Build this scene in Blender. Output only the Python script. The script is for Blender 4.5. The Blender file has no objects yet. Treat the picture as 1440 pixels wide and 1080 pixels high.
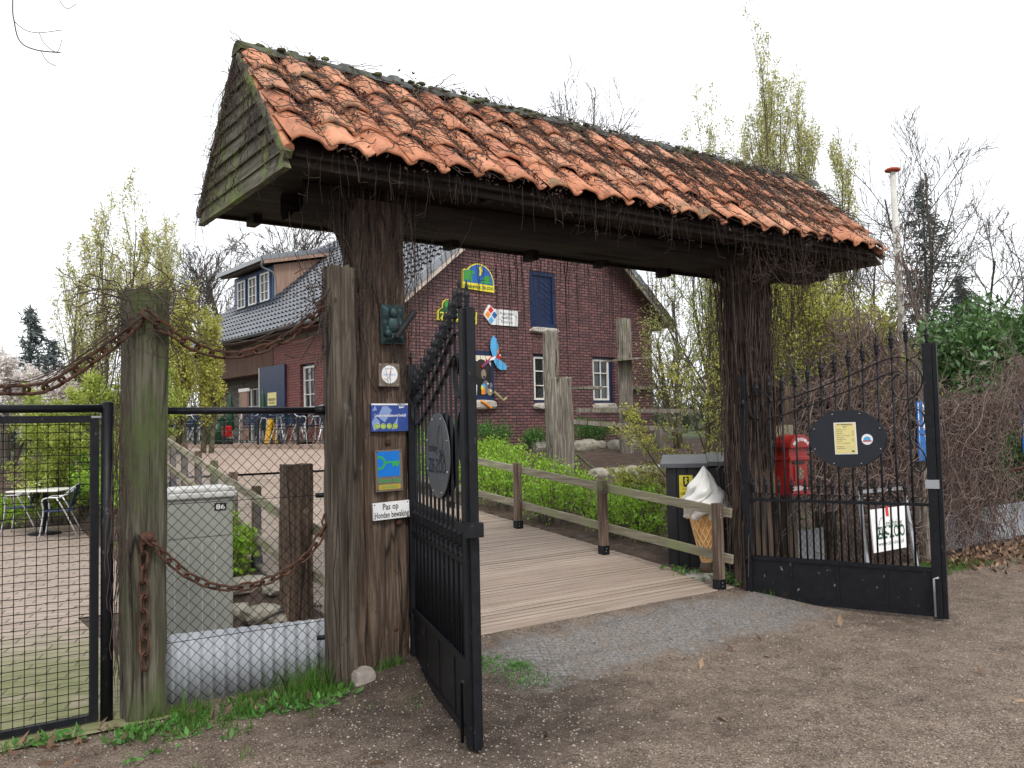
import bpy, math, random
import numpy as np
from mathutils import Vector, Matrix, noise as mnoise
rnd = random.Random(11)
nrs = np.random.RandomState(5)
SC = bpy.context.scene
COL = SC.collection
PI = math.pi
U_ = rnd.uniform

# ------------------------------------------------------------------ camera (photo calibration)
FPX, PITCH, ROLL, EYE = 1223.1, .0513, .0212, 1.6
cam = bpy.data.cameras.new('camera'); camo = bpy.data.objects.new('camera', cam); COL.objects.link(camo)
cam.sensor_width = 36; cam.lens = FPX / 1440 * 36; cam.clip_end = 600; cam.clip_start = .05
camo.matrix_world = Matrix.Translation((0, 0, EYE)) @ Matrix.Rotation(PI / 2 + PITCH, 4, 'X') @ Matrix.Rotation(-ROLL, 4, 'Z')
SC.camera = camo

# ------------------------------------------------------------------ frames
GA = .6245
GO = Vector((-.6852, 5.9092, 0))
GF = Matrix.Translation(GO) @ Matrix.Rotation(GA, 4, 'Z')          # gate frame: x along the gateway, y away, z up
GW_ = 3.4329
HFM = Matrix.Translation((-2.418, 19.178, 0)) @ Matrix.Rotation(.684, 4, 'Z')   # house frame
WF = Matrix.Identity(4)
def ray(px, py):
    a, b = px - 720, py - 540
    u = math.cos(ROLL) * a - math.sin(ROLL) * b; v = math.sin(ROLL) * a + math.cos(ROLL) * b
    c, s = math.cos(PITCH), math.sin(PITCH); x, y, z = u / FPX, -v / FPX, 1.
    return Vector((x, c * z - s * y, s * z + c * y))
def gat(px, py, v):      # measured point on the plane y=v of the gate frame
    R = GF.to_3x3().inverted(); d = R @ ray(px, py); o = GF.inverted() @ Vector((0, 0, EYE))
    t = (v - o.y) / d.y; return o + d * t
def wat(px, py, Y):      # measured world point at distance Y
    d = ray(px, py); return Vector((0, 0, EYE)) + d * (Y / d.y)
def sstep(a, b, x):
    t = min(1, max(0, (x - a) / (b - a))); return t * t * (3 - 2 * t)
def ee(v):
    if v < -1: return 0.
    if v < .2: return .11 * sstep(-1, .2, v)
    return .11 + min(v - .2, 11.2) * .0985
def terr(u, v):
    S = sstep(-.85, -.15, u - .07 * max(0, v - 1)); e = ee(v)
    if v < .4: S = max(S * 1., 0) * (1 - .0 * u)
    fr = 1 - (1 - sstep(.2, 3, v)) * sstep(4.2, 5.5, u)
    h = e * S * fr
    b = 1.0 * sstep(16.2, 20, GO.y + .585 * u + .811 * v)
    if u < 2: h = max(h, b)
    return h
def terr_w(x, y):
    q = GF.inverted() @ Vector((x, y, 0)); return terr(q.x, q.y)

# ------------------------------------------------------------------ materials
MATS = {}
def newmat(name):
    m = bpy.data.materials.new(name); m.use_nodes = True; MATS[name] = m
    nt = m.node_tree; nt.nodes.clear()
    out = nt.nodes.new('ShaderNodeOutputMaterial'); b = nt.nodes.new('ShaderNodeBsdfPrincipled')
    nt.links.new(b.outputs[0], out.inputs[0]); return m, nt, b, out
class N:
    def __init__(s, nt): s.nt = nt
    def node(s, t, **k):
        n = s.nt.nodes.new(t)
        for a, v in k.items(): setattr(n, a, v)
        return n
    def L(s, a, b): s.nt.links.new(a, b)
    def coord(s, kind='Object', scale=(1, 1, 1), rot=(0, 0, 0), loc=(0, 0, 0)):
        tc = s.node('ShaderNodeTexCoord'); mp = s.node('ShaderNodeMapping')
        mp.inputs['Scale'].default_value = scale; mp.inputs['Rotation'].default_value = rot; mp.inputs['Location'].default_value = loc
        s.L(tc.outputs[kind], mp.inputs[0]); return mp.outputs[0]
    def noise(s, vec, sc, det=4, rough=.55, dist=0):
        n = s.node('ShaderNodeTexNoise'); n.inputs['Scale'].default_value = sc; n.inputs['Detail'].default_value = det
        n.inputs['Roughness'].default_value = rough; n.inputs['Distortion'].default_value = dist; s.L(vec, n.inputs['Vector']); return n.outputs[0]
    def voro(s, vec, sc, feat='F1', out='Distance', rand=1):
        n = s.node('ShaderNodeTexVoronoi', feature=feat); n.inputs['Scale'].default_value = sc; n.inputs['Randomness'].default_value = rand
        s.L(vec, n.inputs['Vector']); return n.outputs[out]
    def ramp(s, fac, pts):
        r = s.node('ShaderNodeValToRGB'); e = r.color_ramp.elements
        while len(e) < len(pts): e.new(.5)
        for i, (p, c) in enumerate(pts):
            e[i].position = p; e[i].color = (*c, 1) if len(c) == 3 else c
        s.L(fac, r.inputs[0]); return r.outputs[0]
    def mix(s, f, a, b, mode='MIX'):
        m = s.node('ShaderNodeMix', data_type='RGBA', blend_type=mode)
        for i, x in ((0, f), (6, a), (7, b)):
            if hasattr(x, 'links'): s.L(x, m.inputs[i])
            elif i == 0: m.inputs[0].default_value = x
            else: m.inputs[i].default_value = (*x, 1)
        return m.outputs[2]
    def math(s, op, a, b=None, c=None):
        m = s.node('ShaderNodeMath', operation=op)
        for i, x in enumerate((a, b, c)):
            if x is None: continue
            if hasattr(x, 'links'): s.L(x, m.inputs[i])
            else: m.inputs[i].default_value = x
        return m.outputs[0]
    def step(s, x, a, b):
        m = s.node('ShaderNodeMapRange', interpolation_type='SMOOTHSTEP'); s.L(x, m.inputs[0])
        m.inputs[1].default_value = a; m.inputs[2].default_value = b; return m.outputs[0]
    def bump(s, h, strength=.3, dist=.02, nrm=None):
        b = s.node('ShaderNodeBump'); b.inputs['Strength'].default_value = strength; b.inputs['Distance'].default_value = dist
        s.L(h, b.inputs['Height'])
        if nrm: s.L(nrm, b.inputs['Normal'])
        return b.outputs[0]
    def sep(s, vec):
        n = s.node('ShaderNodeSeparateXYZ'); s.L(vec, n.inputs[0]); return n.outputs
def K(c, k): return tuple(x * k for x in c)
def pm(name, c1, c2=None, sc=8, stretch=(1, 1, 1), rough=.7, bump=.15, bd=.01, metal=0, det=5, patch=None, island=0, spec=.4, trans=0, coord='Object', fine=None, crack=None):
    """general surface: two-tone noise, optional patches (colour, scale, lo, hi), per-island variation"""
    m, nt, b, out = newmat(name); n = N(nt); c2 = c2 or K(c1, .75)
    v = n.coord(coord, stretch)
    f = n.noise(v, sc, det, .6)
    col = n.ramp(f, [(.3, c2), (.68, c1)])
    if fine:
        f2 = n.noise(n.coord(coord, fine[1]), fine[0], 3, .6)
        col = n.mix(n.step(f2, .42, .62), n.mix(1., col, fine[2], 'MULTIPLY'), col)
    if crack:
        cn = n.noise(n.coord(coord, (1, 1, crack[1])), crack[0], 2, .5); ck = n.math('ABSOLUTE', n.math('SUBTRACT', cn, .5)); ck = n.step(ck, crack[2], 0)
        col = n.mix(ck, col, n.mix(1., col, (.16, .13, .12), 'MULTIPLY'))
    if patch:
        for (pc, ps, lo, hi) in (patch if isinstance(patch, list) else [patch]):
            pf = n.noise(n.coord(coord, (1, 1, .6)), ps, 5, .65)
            col = n.mix(n.step(pf, lo, hi), col, pc)
    if island:
        g = n.node('ShaderNodeNewGeometry'); hs = n.node('ShaderNodeHueSaturation')
        mr = n.math('MULTIPLY_ADD', g.outputs['Random Per Island'], island * 2, 1 - island)
        n.L(mr, hs.inputs['Value']); n.L(col, hs.inputs['Color'])
        n.L(n.math('MULTIPLY_ADD', g.outputs['Random Per Island'], .03, .485), hs.inputs['Hue']); col = hs.outputs[0]
    n.L(col, b.inputs['Base Color']); b.inputs['Roughness'].default_value = rough; b.inputs['Metallic'].default_value = metal
    b.inputs['Specular IOR Level'].default_value = spec
    if bump:
        n.L(n.bump(f2 if fine else f, bump, bd), b.inputs['Normal'])
    if trans:
        t = n.node('ShaderNodeBsdfTranslucent'); n.L(col, t.inputs[0]); ms = n.node('ShaderNodeMixShader'); ms.inputs[0].default_value = trans
        n.L(b.outputs[0], ms.inputs[1]); n.L(t.outputs[0], ms.inputs[2]); n.L(ms.outputs[0], out.inputs[0])
    return m
def flat(name, c, rough=.5, metal=0):
    return pm(name, c, K(c, .88), sc=14, rough=rough, bump=0, metal=metal)

# woods / metals
WOODFINE = (30, (1, 1, .06), (.45, .42, .4))
WOODF2 = (55, (1, 1, .045), (.50, .46, .44))
pm('old_timber', (.17, .12, .085), (.075, .052, .038), sc=3.2, stretch=(1, 1, .3), rough=.85, bump=.9, bd=.012, fine=WOODF2, crack=(7, .07, .022), patch=[((.035, .024, .019), 1.9, .56, .80), ((.045, .03, .022), 11, .61, .68), ((.24, .18, .13), 6, .62, .78)])
pm('grey_old_timber', (.145, .118, .09), (.062, .050, .038), sc=3.2, stretch=(1, 1, .3), rough=.85, bump=.9, bd=.012, fine=WOODF2, crack=(8, .07, .022), patch=[((.028, .021, .018), 2.6, .55, .72), ((.03, .023, .018), 11, .61, .68), ((.22, .19, .15), 5, .6, .78), ((.075, .085, .035), 2.2, .58, .75)])
pm('mossy_timber', (.155, .145, .105), (.075, .07, .048), sc=3.2, stretch=(1, 1, .3), rough=.9, bump=.9, bd=.012, fine=WOODF2, crack=(6, .07, .018), patch=[((.068, .088, .030), 2.4, .45, .64), ((.02, .016, .014), 2.9, .62, .75)])
pm('grey_timber', (.36, .33, .28), (.20, .18, .15), sc=3.5, stretch=(1, 1, .3), rough=.9, bump=.7, bd=.012, fine=WOODF2, crack=(6, .07, .015), patch=((.17, .19, .09), 1.9, .52, .75))
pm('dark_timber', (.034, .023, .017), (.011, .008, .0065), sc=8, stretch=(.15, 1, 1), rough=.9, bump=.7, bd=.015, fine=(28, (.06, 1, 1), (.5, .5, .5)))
pm('cladding', (.19, .18, .13), (.085, .08, .06), sc=5, stretch=(1, .3, 1.4), rough=.9, bump=.7, bd=.008, fine=(34, (1, .06, 1), (.5, .48, .45)), patch=[((.13, .165, .04), 3.1, .47, .62), ((.04, .028, .022), 4.5, .56, .68)], island=.22)
pm('rail_wood', (.36, .33, .25), (.20, .18, .13), sc=5, stretch=(1, .2, 1), rough=.85, bump=.4, bd=.006, fine=(40, (1, .05, 1), (.65, .62, .58)), patch=((.19, .21, .10), 2.6, .48, .70))
pm('rail_post_wood', (.24, .17, .125), (.12, .085, .065), sc=5, stretch=(1, 1, .15), rough=.85, bump=.4, bd=.006, fine=WOODFINE, patch=((.15, .15, .08), 2.2, .55, .7))
pm('iron_black', (.012, .013, .017), (.006, .0065, .008), sc=18, rough=.45, bump=.15, bd=.003, spec=.22, patch=((.06, .055, .05), 26, .64, .70))
pm('iron_plate', (.012, .0125, .016), (.006, .0065, .008), sc=12, rough=.45, bump=.15, bd=.003, spec=.25, patch=[((.30, .30, .30), 19, .655, .675), ((.03, .022, .017), 5, .62, .8)])
pm('plaque_grey', (.105, .108, .118), (.075, .078, .085), sc=5, rough=.5, bump=.05)
pm('plaque_dark', (.017, .021, .030), (.010, .012, .018), sc=4, rough=.55, bump=.03)
pm('rust', (.10, .042, .024), (.035, .018, .013), sc=30, rough=.9, bump=.6, bd=.003, patch=((.20, .075, .035), 14, .6, .75))
pm('galvanised', (.42, .44, .47), (.30, .31, .33), sc=9, rough=.5, bump=.03, metal=.35, patch=((.24, .22, .18), 4, .6, .8))
pm('corrugated', (.52, .545, .59), (.38, .40, .43), sc=5, rough=.55, bump=.05, patch=((.28, .27, .22), 3.2, .62, .85))
pm('wire_black', (.008, .008, .008), rough=.6, bump=0, spec=.1)
pm('cabinet_grey', (.36, .37, .33), (.29, .30, .265), sc=3, rough=.6, bump=.03, patch=[((.19, .20, .15), 3.4, .58, .8), ((.10, .10, .08), 14, .70, .8)])
pm('cabinet_lid', (.62, .62, .60), (.45, .45, .43), sc=5, rough=.6, bump=.05, patch=((.3, .32, .24), 4, .55, .75))
pm('chair_metal', (.62, .63, .65), (.5, .5, .52), sc=10, rough=.3, bump=0, metal=.6)
pm('chair_blue', (.015, .03, .075), (.01, .02, .05), sc=40, rough=.6, bump=.2)
pm('green_plastic', (.012, .06, .028), rough=.4, bump=0)
pm('red_plastic', (.45, .01, .015), rough=.4, bump=0)
pm('yellow_plastic', (.75, .42, .01), rough=.4, bump=0)
pm('white_paint', (.78, .77, .73), (.68, .67, .62), sc=8, rough=.5, bump=.03)
pm('navy_paint', (.012, .028, .085), (.008, .018, .06), sc=8, rough=.35, bump=.03)
pm('dormer_blue', (.035, .07, .16), (.025, .05, .12), sc=8, rough=.45, bump=.03)
pm('glass_dark', (.02, .025, .028), (.012, .014, .016), sc=2, rough=.06, bump=0, spec=.8)
pm('mailbox_red', (.33, .022, .018), (.24, .014, .012), sc=10, rough=.38, bump=.05, patch=((.16, .012, .01), 12, .64, .74))
pm('creamy_white', (.80, .79, .76), (.74, .73, .69), sc=5, rough=.38, bump=.02)
pm('waffle', (.62, .33, .11), (.48, .23, .065), sc=9, rough=.5, bump=.1)
pm('waffle_ridge', (.80, .55, .30), (.7, .45, .22), sc=9, rough=.5, bump=.05)
pm('concrete', (.40, .37, .33), (.26, .24, .21), sc=6, rough=.9, bump=.4, bd=.01, patch=((.14, .16, .08), 4, .6, .75))
pm('stone_grey', (.34, .30, .265), (.19, .165, .145), sc=7, rough=.9, bump=.8, bd=.02, patch=((.42, .38, .34), 12, .6, .7))
pm('stone_garden', (.33, .30, .25), (.17, .155, .13), sc=4, rough=.95, bump=.6, bd=.02, island=.25)
pm('kiosk_black', (.020, .020, .024), (.012, .012, .014), sc=4, stretch=(4, 4, .4), rough=.55, bump=.1)
pm('kiosk_lid', (.12, .125, .145), (.085, .09, .1), sc=5, rough=.4, bump=.02)
pm('bronze_green', (.035, .075, .08), (.014, .028, .032), sc=14, rough=.5, bump=.4, bd=.006, metal=.3)
pm('pole_white', (.66, .65, .60), (.42, .41, .37), sc=6, stretch=(1, 1, .4), rough=.6, bump=.1, patch=((.2, .19, .16), 8, .62, .7))
pm('pole_red', (.42, .07, .03), (.33, .05, .02), sc=8, rough=.45, bump=0)
pm('barge_wood', (.58, .50, .43), (.45, .38, .32), sc=5, stretch=(.2, 1, 1), rough=.8, bump=.2, patch=((.28, .24, .19), 3, .6, .75))
pm('barge_weathered', (.27, .23, .19), (.14, .12, .10), sc=5, stretch=(.2, 1, 1), rough=.85, bump=.3, patch=((.07, .06, .05), 3, .55, .7))
pm('wood_dark_fascia', (.10, .065, .05), (.06, .04, .03), sc=5, rough=.7, bump=.2)
pm('wood_cladding', (.22, .12, .085), (.095, .050, .037), sc=7, stretch=(3, 3, .15), rough=.75, bump=.3, fine=(12, (6, 6, .1), (.6, .56, .52)))
pm('wood_cladding_light', (.40, .27, .21), (.26, .165, .125), sc=7, stretch=(3, 3, .15), rough=.75, bump=.3, fine=(12, (6, 6, .1), (.72, .68, .64)))
pm('zinc', (.22, .24, .25), (.14, .15, .16), sc=6, rough=.45, bump=.03, metal=.5)
pm('rubble_wall', (.24, .22, .19), (.09, .08, .07), sc=7, rough=.95, bump=1., bd=.05, patch=((.05, .045, .04), 9, .55, .62))
pm('sill_stone', (.52, .48, .42), (.33, .30, .26), sc=14, rough=.9, bump=.8, bd=.03)
# plants
pm('vine_stem', (.095, .064, .053), (.04, .027, .022), sc=14, rough=.9, bump=0, island=.45)
pm('vine_pale', (.22, .155, .135), (.12, .08, .07), sc=14, rough=.9, bump=0, island=.4)
pm('dead_leaf_dark', (.06, .026, .022), (.025, .013, .011), sc=20, rough=.9, bump=0, island=.5)
pm('dead_leaf', (.24, .15, .10), (.13, .075, .05), sc=20, rough=.9, bump=0, island=.5)
pm('corrugated_dull', (.26, .27, .29), (.18, .185, .2), sc=5, rough=.6, bump=.05)
pm('moss', (.12, .13, .06), (.06, .065, .035), sc=30, rough=1, bump=.5, island=.3)
pm('bark', (.105, .09, .075), (.05, .043, .035), sc=9, stretch=(1, 1, .3), rough=.9, bump=.4)
pm('bark_far', (.135, .12, .11), (.09, .08, .07), sc=5, rough=.95, bump=0)
pm('bark_olive', (.12, .105, .06), (.06, .05, .03), sc=9, rough=.9, bump=.2)
pm('leaf_yellowgreen', (.55, .53, .13), (.36, .38, .08), sc=2, rough=.6, bump=0, island=.35, trans=.4)
pm('leaf_spring', (.46, .52, .11), (.30, .38, .07), sc=2, rough=.6, bump=0, island=.35, trans=.4)
pm('leaf_pale', (.58, .56, .24), (.42, .42, .15), sc=1.5, rough=.65, bump=0, island=.3, trans=.4)
pm('leaf_shrub', (.34, .52, .05), (.17, .32, .025), sc=2, rough=.5, bump=0, island=.4, trans=.35)
pm('leaf_boxwood', (.09, .24, .035), (.05, .14, .02), sc=2, rough=.5, bump=0, island=.4, trans=.25)
pm('undergrowth', (.11, .13, .06), (.06, .07, .04), sc=2, rough=.8, bump=0, island=.4)
pm('leaf_laurel', (.10, .19, .055), (.045, .095, .028), sc=1.2, rough=.3, bump=0, island=.5, trans=.2, spec=.6)
pm('needle', (.10, .13, .12), (.055, .075, .07), sc=1.5, rough=.7, bump=0, island=.35, trans=.1)
pm('blossom', (.86, .82, .80), (.76, .70, .67), sc=2, rough=.7, bump=0, island=.25, trans=.3)
pm('grass_blade', (.10, .22, .03), (.06, .14, .02), sc=3, rough=.6, bump=0, island=.4, trans=.3)
pm('weed_leaf', (.11, .26, .05), (.06, .16, .03), sc=6, rough=.5, bump=0, island=.35, trans=.25)
pm('pebble', (.30, .26, .22), (.15, .12, .10), sc=3, rough=.85, bump=0, island=.55)
# print colours
for nm, c in dict(ink_black=(.012, .012, .012), ink_white=(.82, .82, .82), ink_cream=(.80, .74, .58), ink_yellow=(.80, .68, .05), ink_pale_yellow=(.78, .68, .30),
        ink_green=(.05, .30, .06), ink_dark_green=(.015, .09, .03), ink_blue=(.02, .12, .42), ink_sky=(.10, .42, .75), ink_red=(.60, .03, .02), ink_orange=(.85, .28, .02),
        sign_blue=(.01, .14, .46), key_blue=(.0, .17, .62), key_green=(.03, .36, .10), gold=(.48, .32, .04), ink_grey=(.12, .12, .13), photo_blue=(.03, .07, .30), photo_light=(.25, .34, .60),
        badge=(.50, .60, .12), bear_brown=(.03, .024, .022), bear_muzzle=(.28, .22, .17), bird_grey=(.14, .16, .22), lemur=(.32, .28, .14), ink_rose=(.75, .55, .60), ink_maroon=(.09, .02, .03), transparent_plate=(.17, .13, .10)).items(): flat(nm, c)

def m_brick(name, c1, c2, mort, bw=.21, rh=.0625, ms=.008, rot=0):
    m, nt, b, out = newmat(name); n = N(nt); v = n.coord('UV', rot=(0, 0, rot))
    t = n.node('ShaderNodeTexBrick', offset=.5); n.L(v, t.inputs['Vector'])
    t.inputs['Color1'].default_value = (*c1, 1); t.inputs['Color2'].default_value = (*c2, 1); t.inputs['Mortar'].default_value = (*mort, 1)
    for k, x in (('Scale', 1), ('Mortar Size', ms), ('Mortar Smooth', .2), ('Bias', 0), ('Brick Width', bw), ('Row Height', rh)): t.inputs[k].default_value = x
    f = n.noise(v, 2.2, 5); f2 = n.noise(v, 26, 3)
    col = n.mix(n.step(f2, .40, .66), n.mix(1., t.outputs[0], (.50, .46, .50), 'MULTIPLY'), t.outputs[0])
    col = n.mix(n.math('MULTIPLY', n.step(f, .5, .75), .45), col, n.mix(1., col, (1.35, 1.2, 1.25), 'MULTIPLY'))
    n.L(col, b.inputs['Base Color']); b.inputs['Roughness'].default_value = .6
    h = n.math('MULTIPLY_ADD', f2, .35, n.math('SUBTRACT', 1., t.outputs[1]))
    n.L(n.bump(h, .8, .01), b.inputs['Normal']); return m
m_brick('brick', (.31, .14, .13), (.165, .082, .086), (.022, .015, .018), bw=.235, rh=.074, ms=.011)
m_brick('brick_side', (.37, .115, .09), (.25, .08, .07), (.035, .02, .02), bw=.235, rh=.074, ms=.009)
m_brick('brick_soldier', (.29, .12, .115), (.17, .078, .082), (.028, .018, .02), rot=PI / 2)

def m_tile():
    m, nt, b, out = newmat('terracotta'); n = N(nt); v = n.coord('Object'); g = n.node('ShaderNodeNewGeometry'); r = g.outputs['Random Per Island']
    base = n.ramp(r, [(0, (.42, .155, .08)), (.35, (.54, .215, .11)), (.7, (.62, .275, .15)), (1, (.47, .235, .145))])
    f = n.noise(v, 14, 5, .65); col = n.mix(n.step(f, .5, .72), base, n.mix(1., base, (.6, .55, .5), 'MULTIPLY'))
    f2 = n.noise(v, 5, 6, .7); col = n.mix(n.math('MULTIPLY', n.step(f2, .55, .66), .8), col, (.13, .105, .05)); f5 = n.noise(v, 2.1, 5, .7); col = n.mix(n.math('MULTIPLY', n.step(f5, .56, .68), .6), col, (.19, .11, .065))
    f3 = n.noise(v, 60, 3, .7); col = n.mix(n.math('MULTIPLY', n.step(f3, .62, .70), .7), col, (.06, .045, .035))
    n.L(col, b.inputs['Base Color']); b.inputs['Roughness'].default_value = .62
    n.L(n.bump(f3, .3, .004), b.inputs['Normal'])
m_tile()
def m_houseroof():
    m, nt, b, out = newmat('glazed_tiles'); n = N(nt); v = n.coord('Object'); f = n.noise(v, 3, 4)
    col = n.ramp(f, [(.3, (.030, .036, .048)), (.7, (.065, .076, .095))])
    n.L(col, b.inputs['Base Color']); b.inputs['Roughness'].default_value = .20; b.inputs['Specular IOR Level'].default_value = 1.0; b.inputs['IOR'].default_value = 1.9
m_houseroof()
def m_deck():
    m, nt, b, out = newmat('decking'); n = N(nt); v = n.coord('Object'); g = n.node('ShaderNodeNewGeometry'); r = g.outputs['Random Per Island']
    s = n.sep(v)
    f = n.noise(n.coord('Object', (.25, 6, 1)), 5, 5, .6)
    col = n.ramp(r, [(0, (.43, .34, .275)), (.5, (.48, .385, .315)), (1, (.53, .435, .36))])
    col = n.mix(n.step(f, .35, .7), n.mix(1., col, (.72, .70, .68), 'MULTIPLY'), col)
    fl = n.noise(n.coord('Object', (1, 1, 1)), .9, 5, .6); col = n.mix(n.math('MULTIPLY', n.step(fl, .52, .72), .35), col, (.17, .15, .10))
    gw = n.math('SINE', n.math('MULTIPLY', s[1], 2 * PI / .0235)); gr = n.step(gw, -.75, .1)
    col = n.mix(gr, n.mix(1., col, (.45, .41, .38), 'MULTIPLY'), col)
    n.L(col, b.inputs['Base Color']); b.inputs['Roughness'].default_value = .8
    n.L(n.bump(n.math('MULTIPLY_ADD', f, .3, gr), .5, .004), b.inputs['Normal'])
m_deck()
def m_paving():
    m, nt, b, out = newmat('patio_paving'); n = N(nt); v = n.coord('Object', rot=(0, 0, .35))
    t = n.node('ShaderNodeTexBrick', offset=.5); n.L(v, t.inputs['Vector'])
    t.inputs['Color1'].default_value = (.36, .28, .235, 1); t.inputs['Color2'].default_value = (.28, .215, .18, 1); t.inputs['Mortar'].default_value = (.085, .08, .045, 1)
    for k, x in (('Scale', 1), ('Mortar Size', .008), ('Mortar Smooth', .3), ('Bias', 0), ('Brick Width', .30), ('Row Height', .15)): t.inputs[k].default_value = x
    o = n.coord('Object'); s = n.sep(o); f = n.noise(o, 2.2, 5, .6)
    near = n.math('SUBTRACT', 1., n.step(s[1], 1.2, 3.6))
    mossf = n.math('MULTIPLY', near, n.step(f, .28, .5))
    col = n.mix(n.math('MULTIPLY', mossf, .8), t.outputs[0], n.mix(n.step(n.noise(o, 9, 4), .4, .7), (.13, .155, .04), (.20, .21, .085)))
    col = n.mix(n.math('MULTIPLY', t.outputs[1], .6), col, (.07, .075, .03))
    n.L(col, b.inputs['Base Color']); b.inputs['Roughness'].default_value = .85
    n.L(n.bump(n.math('SUBTRACT', n.math('MULTIPLY', f, .3), t.outputs[1]), .5, .01), b.inputs['Normal'])
m_paving()
def m_ground():
    m, nt, b, out = newmat('ground_gravel'); n = N(nt); o = n.coord('Object'); s = n.sep(o)
    big = n.noise(o, .9, 6, .62); mid = n.noise(o, 6, 5, .65); fin = n.noise(o, 45, 4, .7)
    dirt = n.ramp(n.math('MULTIPLY_ADD', mid, .55, n.math('MULTIPLY', big, .45)), [(.36, (.100, .070, .050)), (.5, (.195, .142, .106)), (.66, (.305, .232, .178))])
    cell = n.node('ShaderNodeTexVoronoi', feature='F1'); n.L(o, cell.inputs[0]); cell.inputs['Scale'].default_value = 100
    cv = n.sep(cell.outputs['Color'])[0]
    dirt = n.mix(n.math('MULTIPLY', n.math('MULTIPLY', n.step(cv, .80, .90), n.math('MULTIPLY_ADD', n.step(big, .38, .6), .7, .3)), .7), dirt, (.40, .33, .27))
    dirt = n.mix(n.math('MULTIPLY', n.step(cv, .30, .18), .55), dirt, (.045, .033, .026))
    dirt = n.mix(n.math('MULTIPLY', n.step(fin, .52, .66), .4), dirt, (.28, .24, .20))
    # damp soil around the left post, soft shade painted into its dark colour
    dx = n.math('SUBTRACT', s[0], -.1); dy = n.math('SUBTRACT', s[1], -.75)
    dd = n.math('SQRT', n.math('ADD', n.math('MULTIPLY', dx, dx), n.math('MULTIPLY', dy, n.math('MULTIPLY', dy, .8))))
    damp_shade = n.math('SUBTRACT', 1., n.step(n.math('MULTIPLY_ADD', big, .9, dd), 1.0, 1.75))
    dirt = n.mix(n.math('MULTIPLY', damp_shade, .72), dirt, n.mix(n.step(mid, .4, .6), (.035, .026, .022), (.075, .056, .045)))
    # grey grid mat filled with gravel across the gateway
    w = n.math('MULTIPLY_ADD', n.noise(o, 2.8, 7, .7), .9, -.45)
    yy = n.math('ADD', s[1], w); xx = n.math('ADD', s[0], n.math('MULTIPLY', w, 1.6))
    mk = n.math('MULTIPLY', n.math('MULTIPLY', n.step(yy, -.95, -.70), n.step(yy, .08, -.16)), n.math('MULTIPLY', n.step(xx, .15, .6), n.step(xx, 3.75, 3.3)))
    hexv = n.voro(n.coord('Object', (1, 1, 1), (0, 0, .5)), 17, 'DISTANCE_TO_EDGE', rand=.12)
    hexm = n.math('MULTIPLY', n.step(hexv, .09, .04), .38)
    matc = n.mix(n.math('MULTIPLY', n.step(fin, .38, .62), .9), (.17, .163, .156), (.37, .35, .335))
    matc = n.mix(n.math('MULTIPLY', hexm, n.step(n.noise(o, 1.8, 4), .40, .56)), matc, (.075, .078, .085))
    col = n.mix(n.math('MULTIPLY', mk, n.math('MULTIPLY_ADD', n.step(mid, .62, .42), .35, .55)), dirt, matc)
    # soil / mulch behind the fence line
    gz = n.step(n.math('MULTIPLY_ADD', mid, .16, s[1]), .28, .42)
    mul = n.ramp(n.math('MULTIPLY_ADD', fin, .5, n.math('MULTIPLY', mid, .5)), [(.38, (.045, .030, .023)), (.55, (.115, .080, .062)), (.68, (.23, .175, .14))])
    col = n.mix(gz, col, mul)
    far = n.step(n.math('ADD', n.math('ABSOLUTE', s[0]), s[1]), 26, 34); col = n.mix(far, col, (.07, .09, .035))
    n.L(col, b.inputs['Base Color']); b.inputs['Roughness'].default_value = .9; b.inputs['Specular IOR Level'].default_value = .25
    h = n.math('ADD', n.math('MULTIPLY', fin, .6), n.math('ADD', n.math('MULTIPLY', cell.outputs['Distance'], -.5), n.math('MULTIPLY', hexm, n.math('MULTIPLY', mk, .5))))
    n.L(n.bump(h, 1., .022, n.bump(mid, .5, .05)), b.inputs['Normal'])
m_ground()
def m_plaza():
    pm('plaza_paving', (.42, .32, .265), (.33, .25, .205), sc=3, rough=.85, bump=.2, fine=(8, (1, 5, 1), (.85, .83, .8)))
m_plaza()

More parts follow.
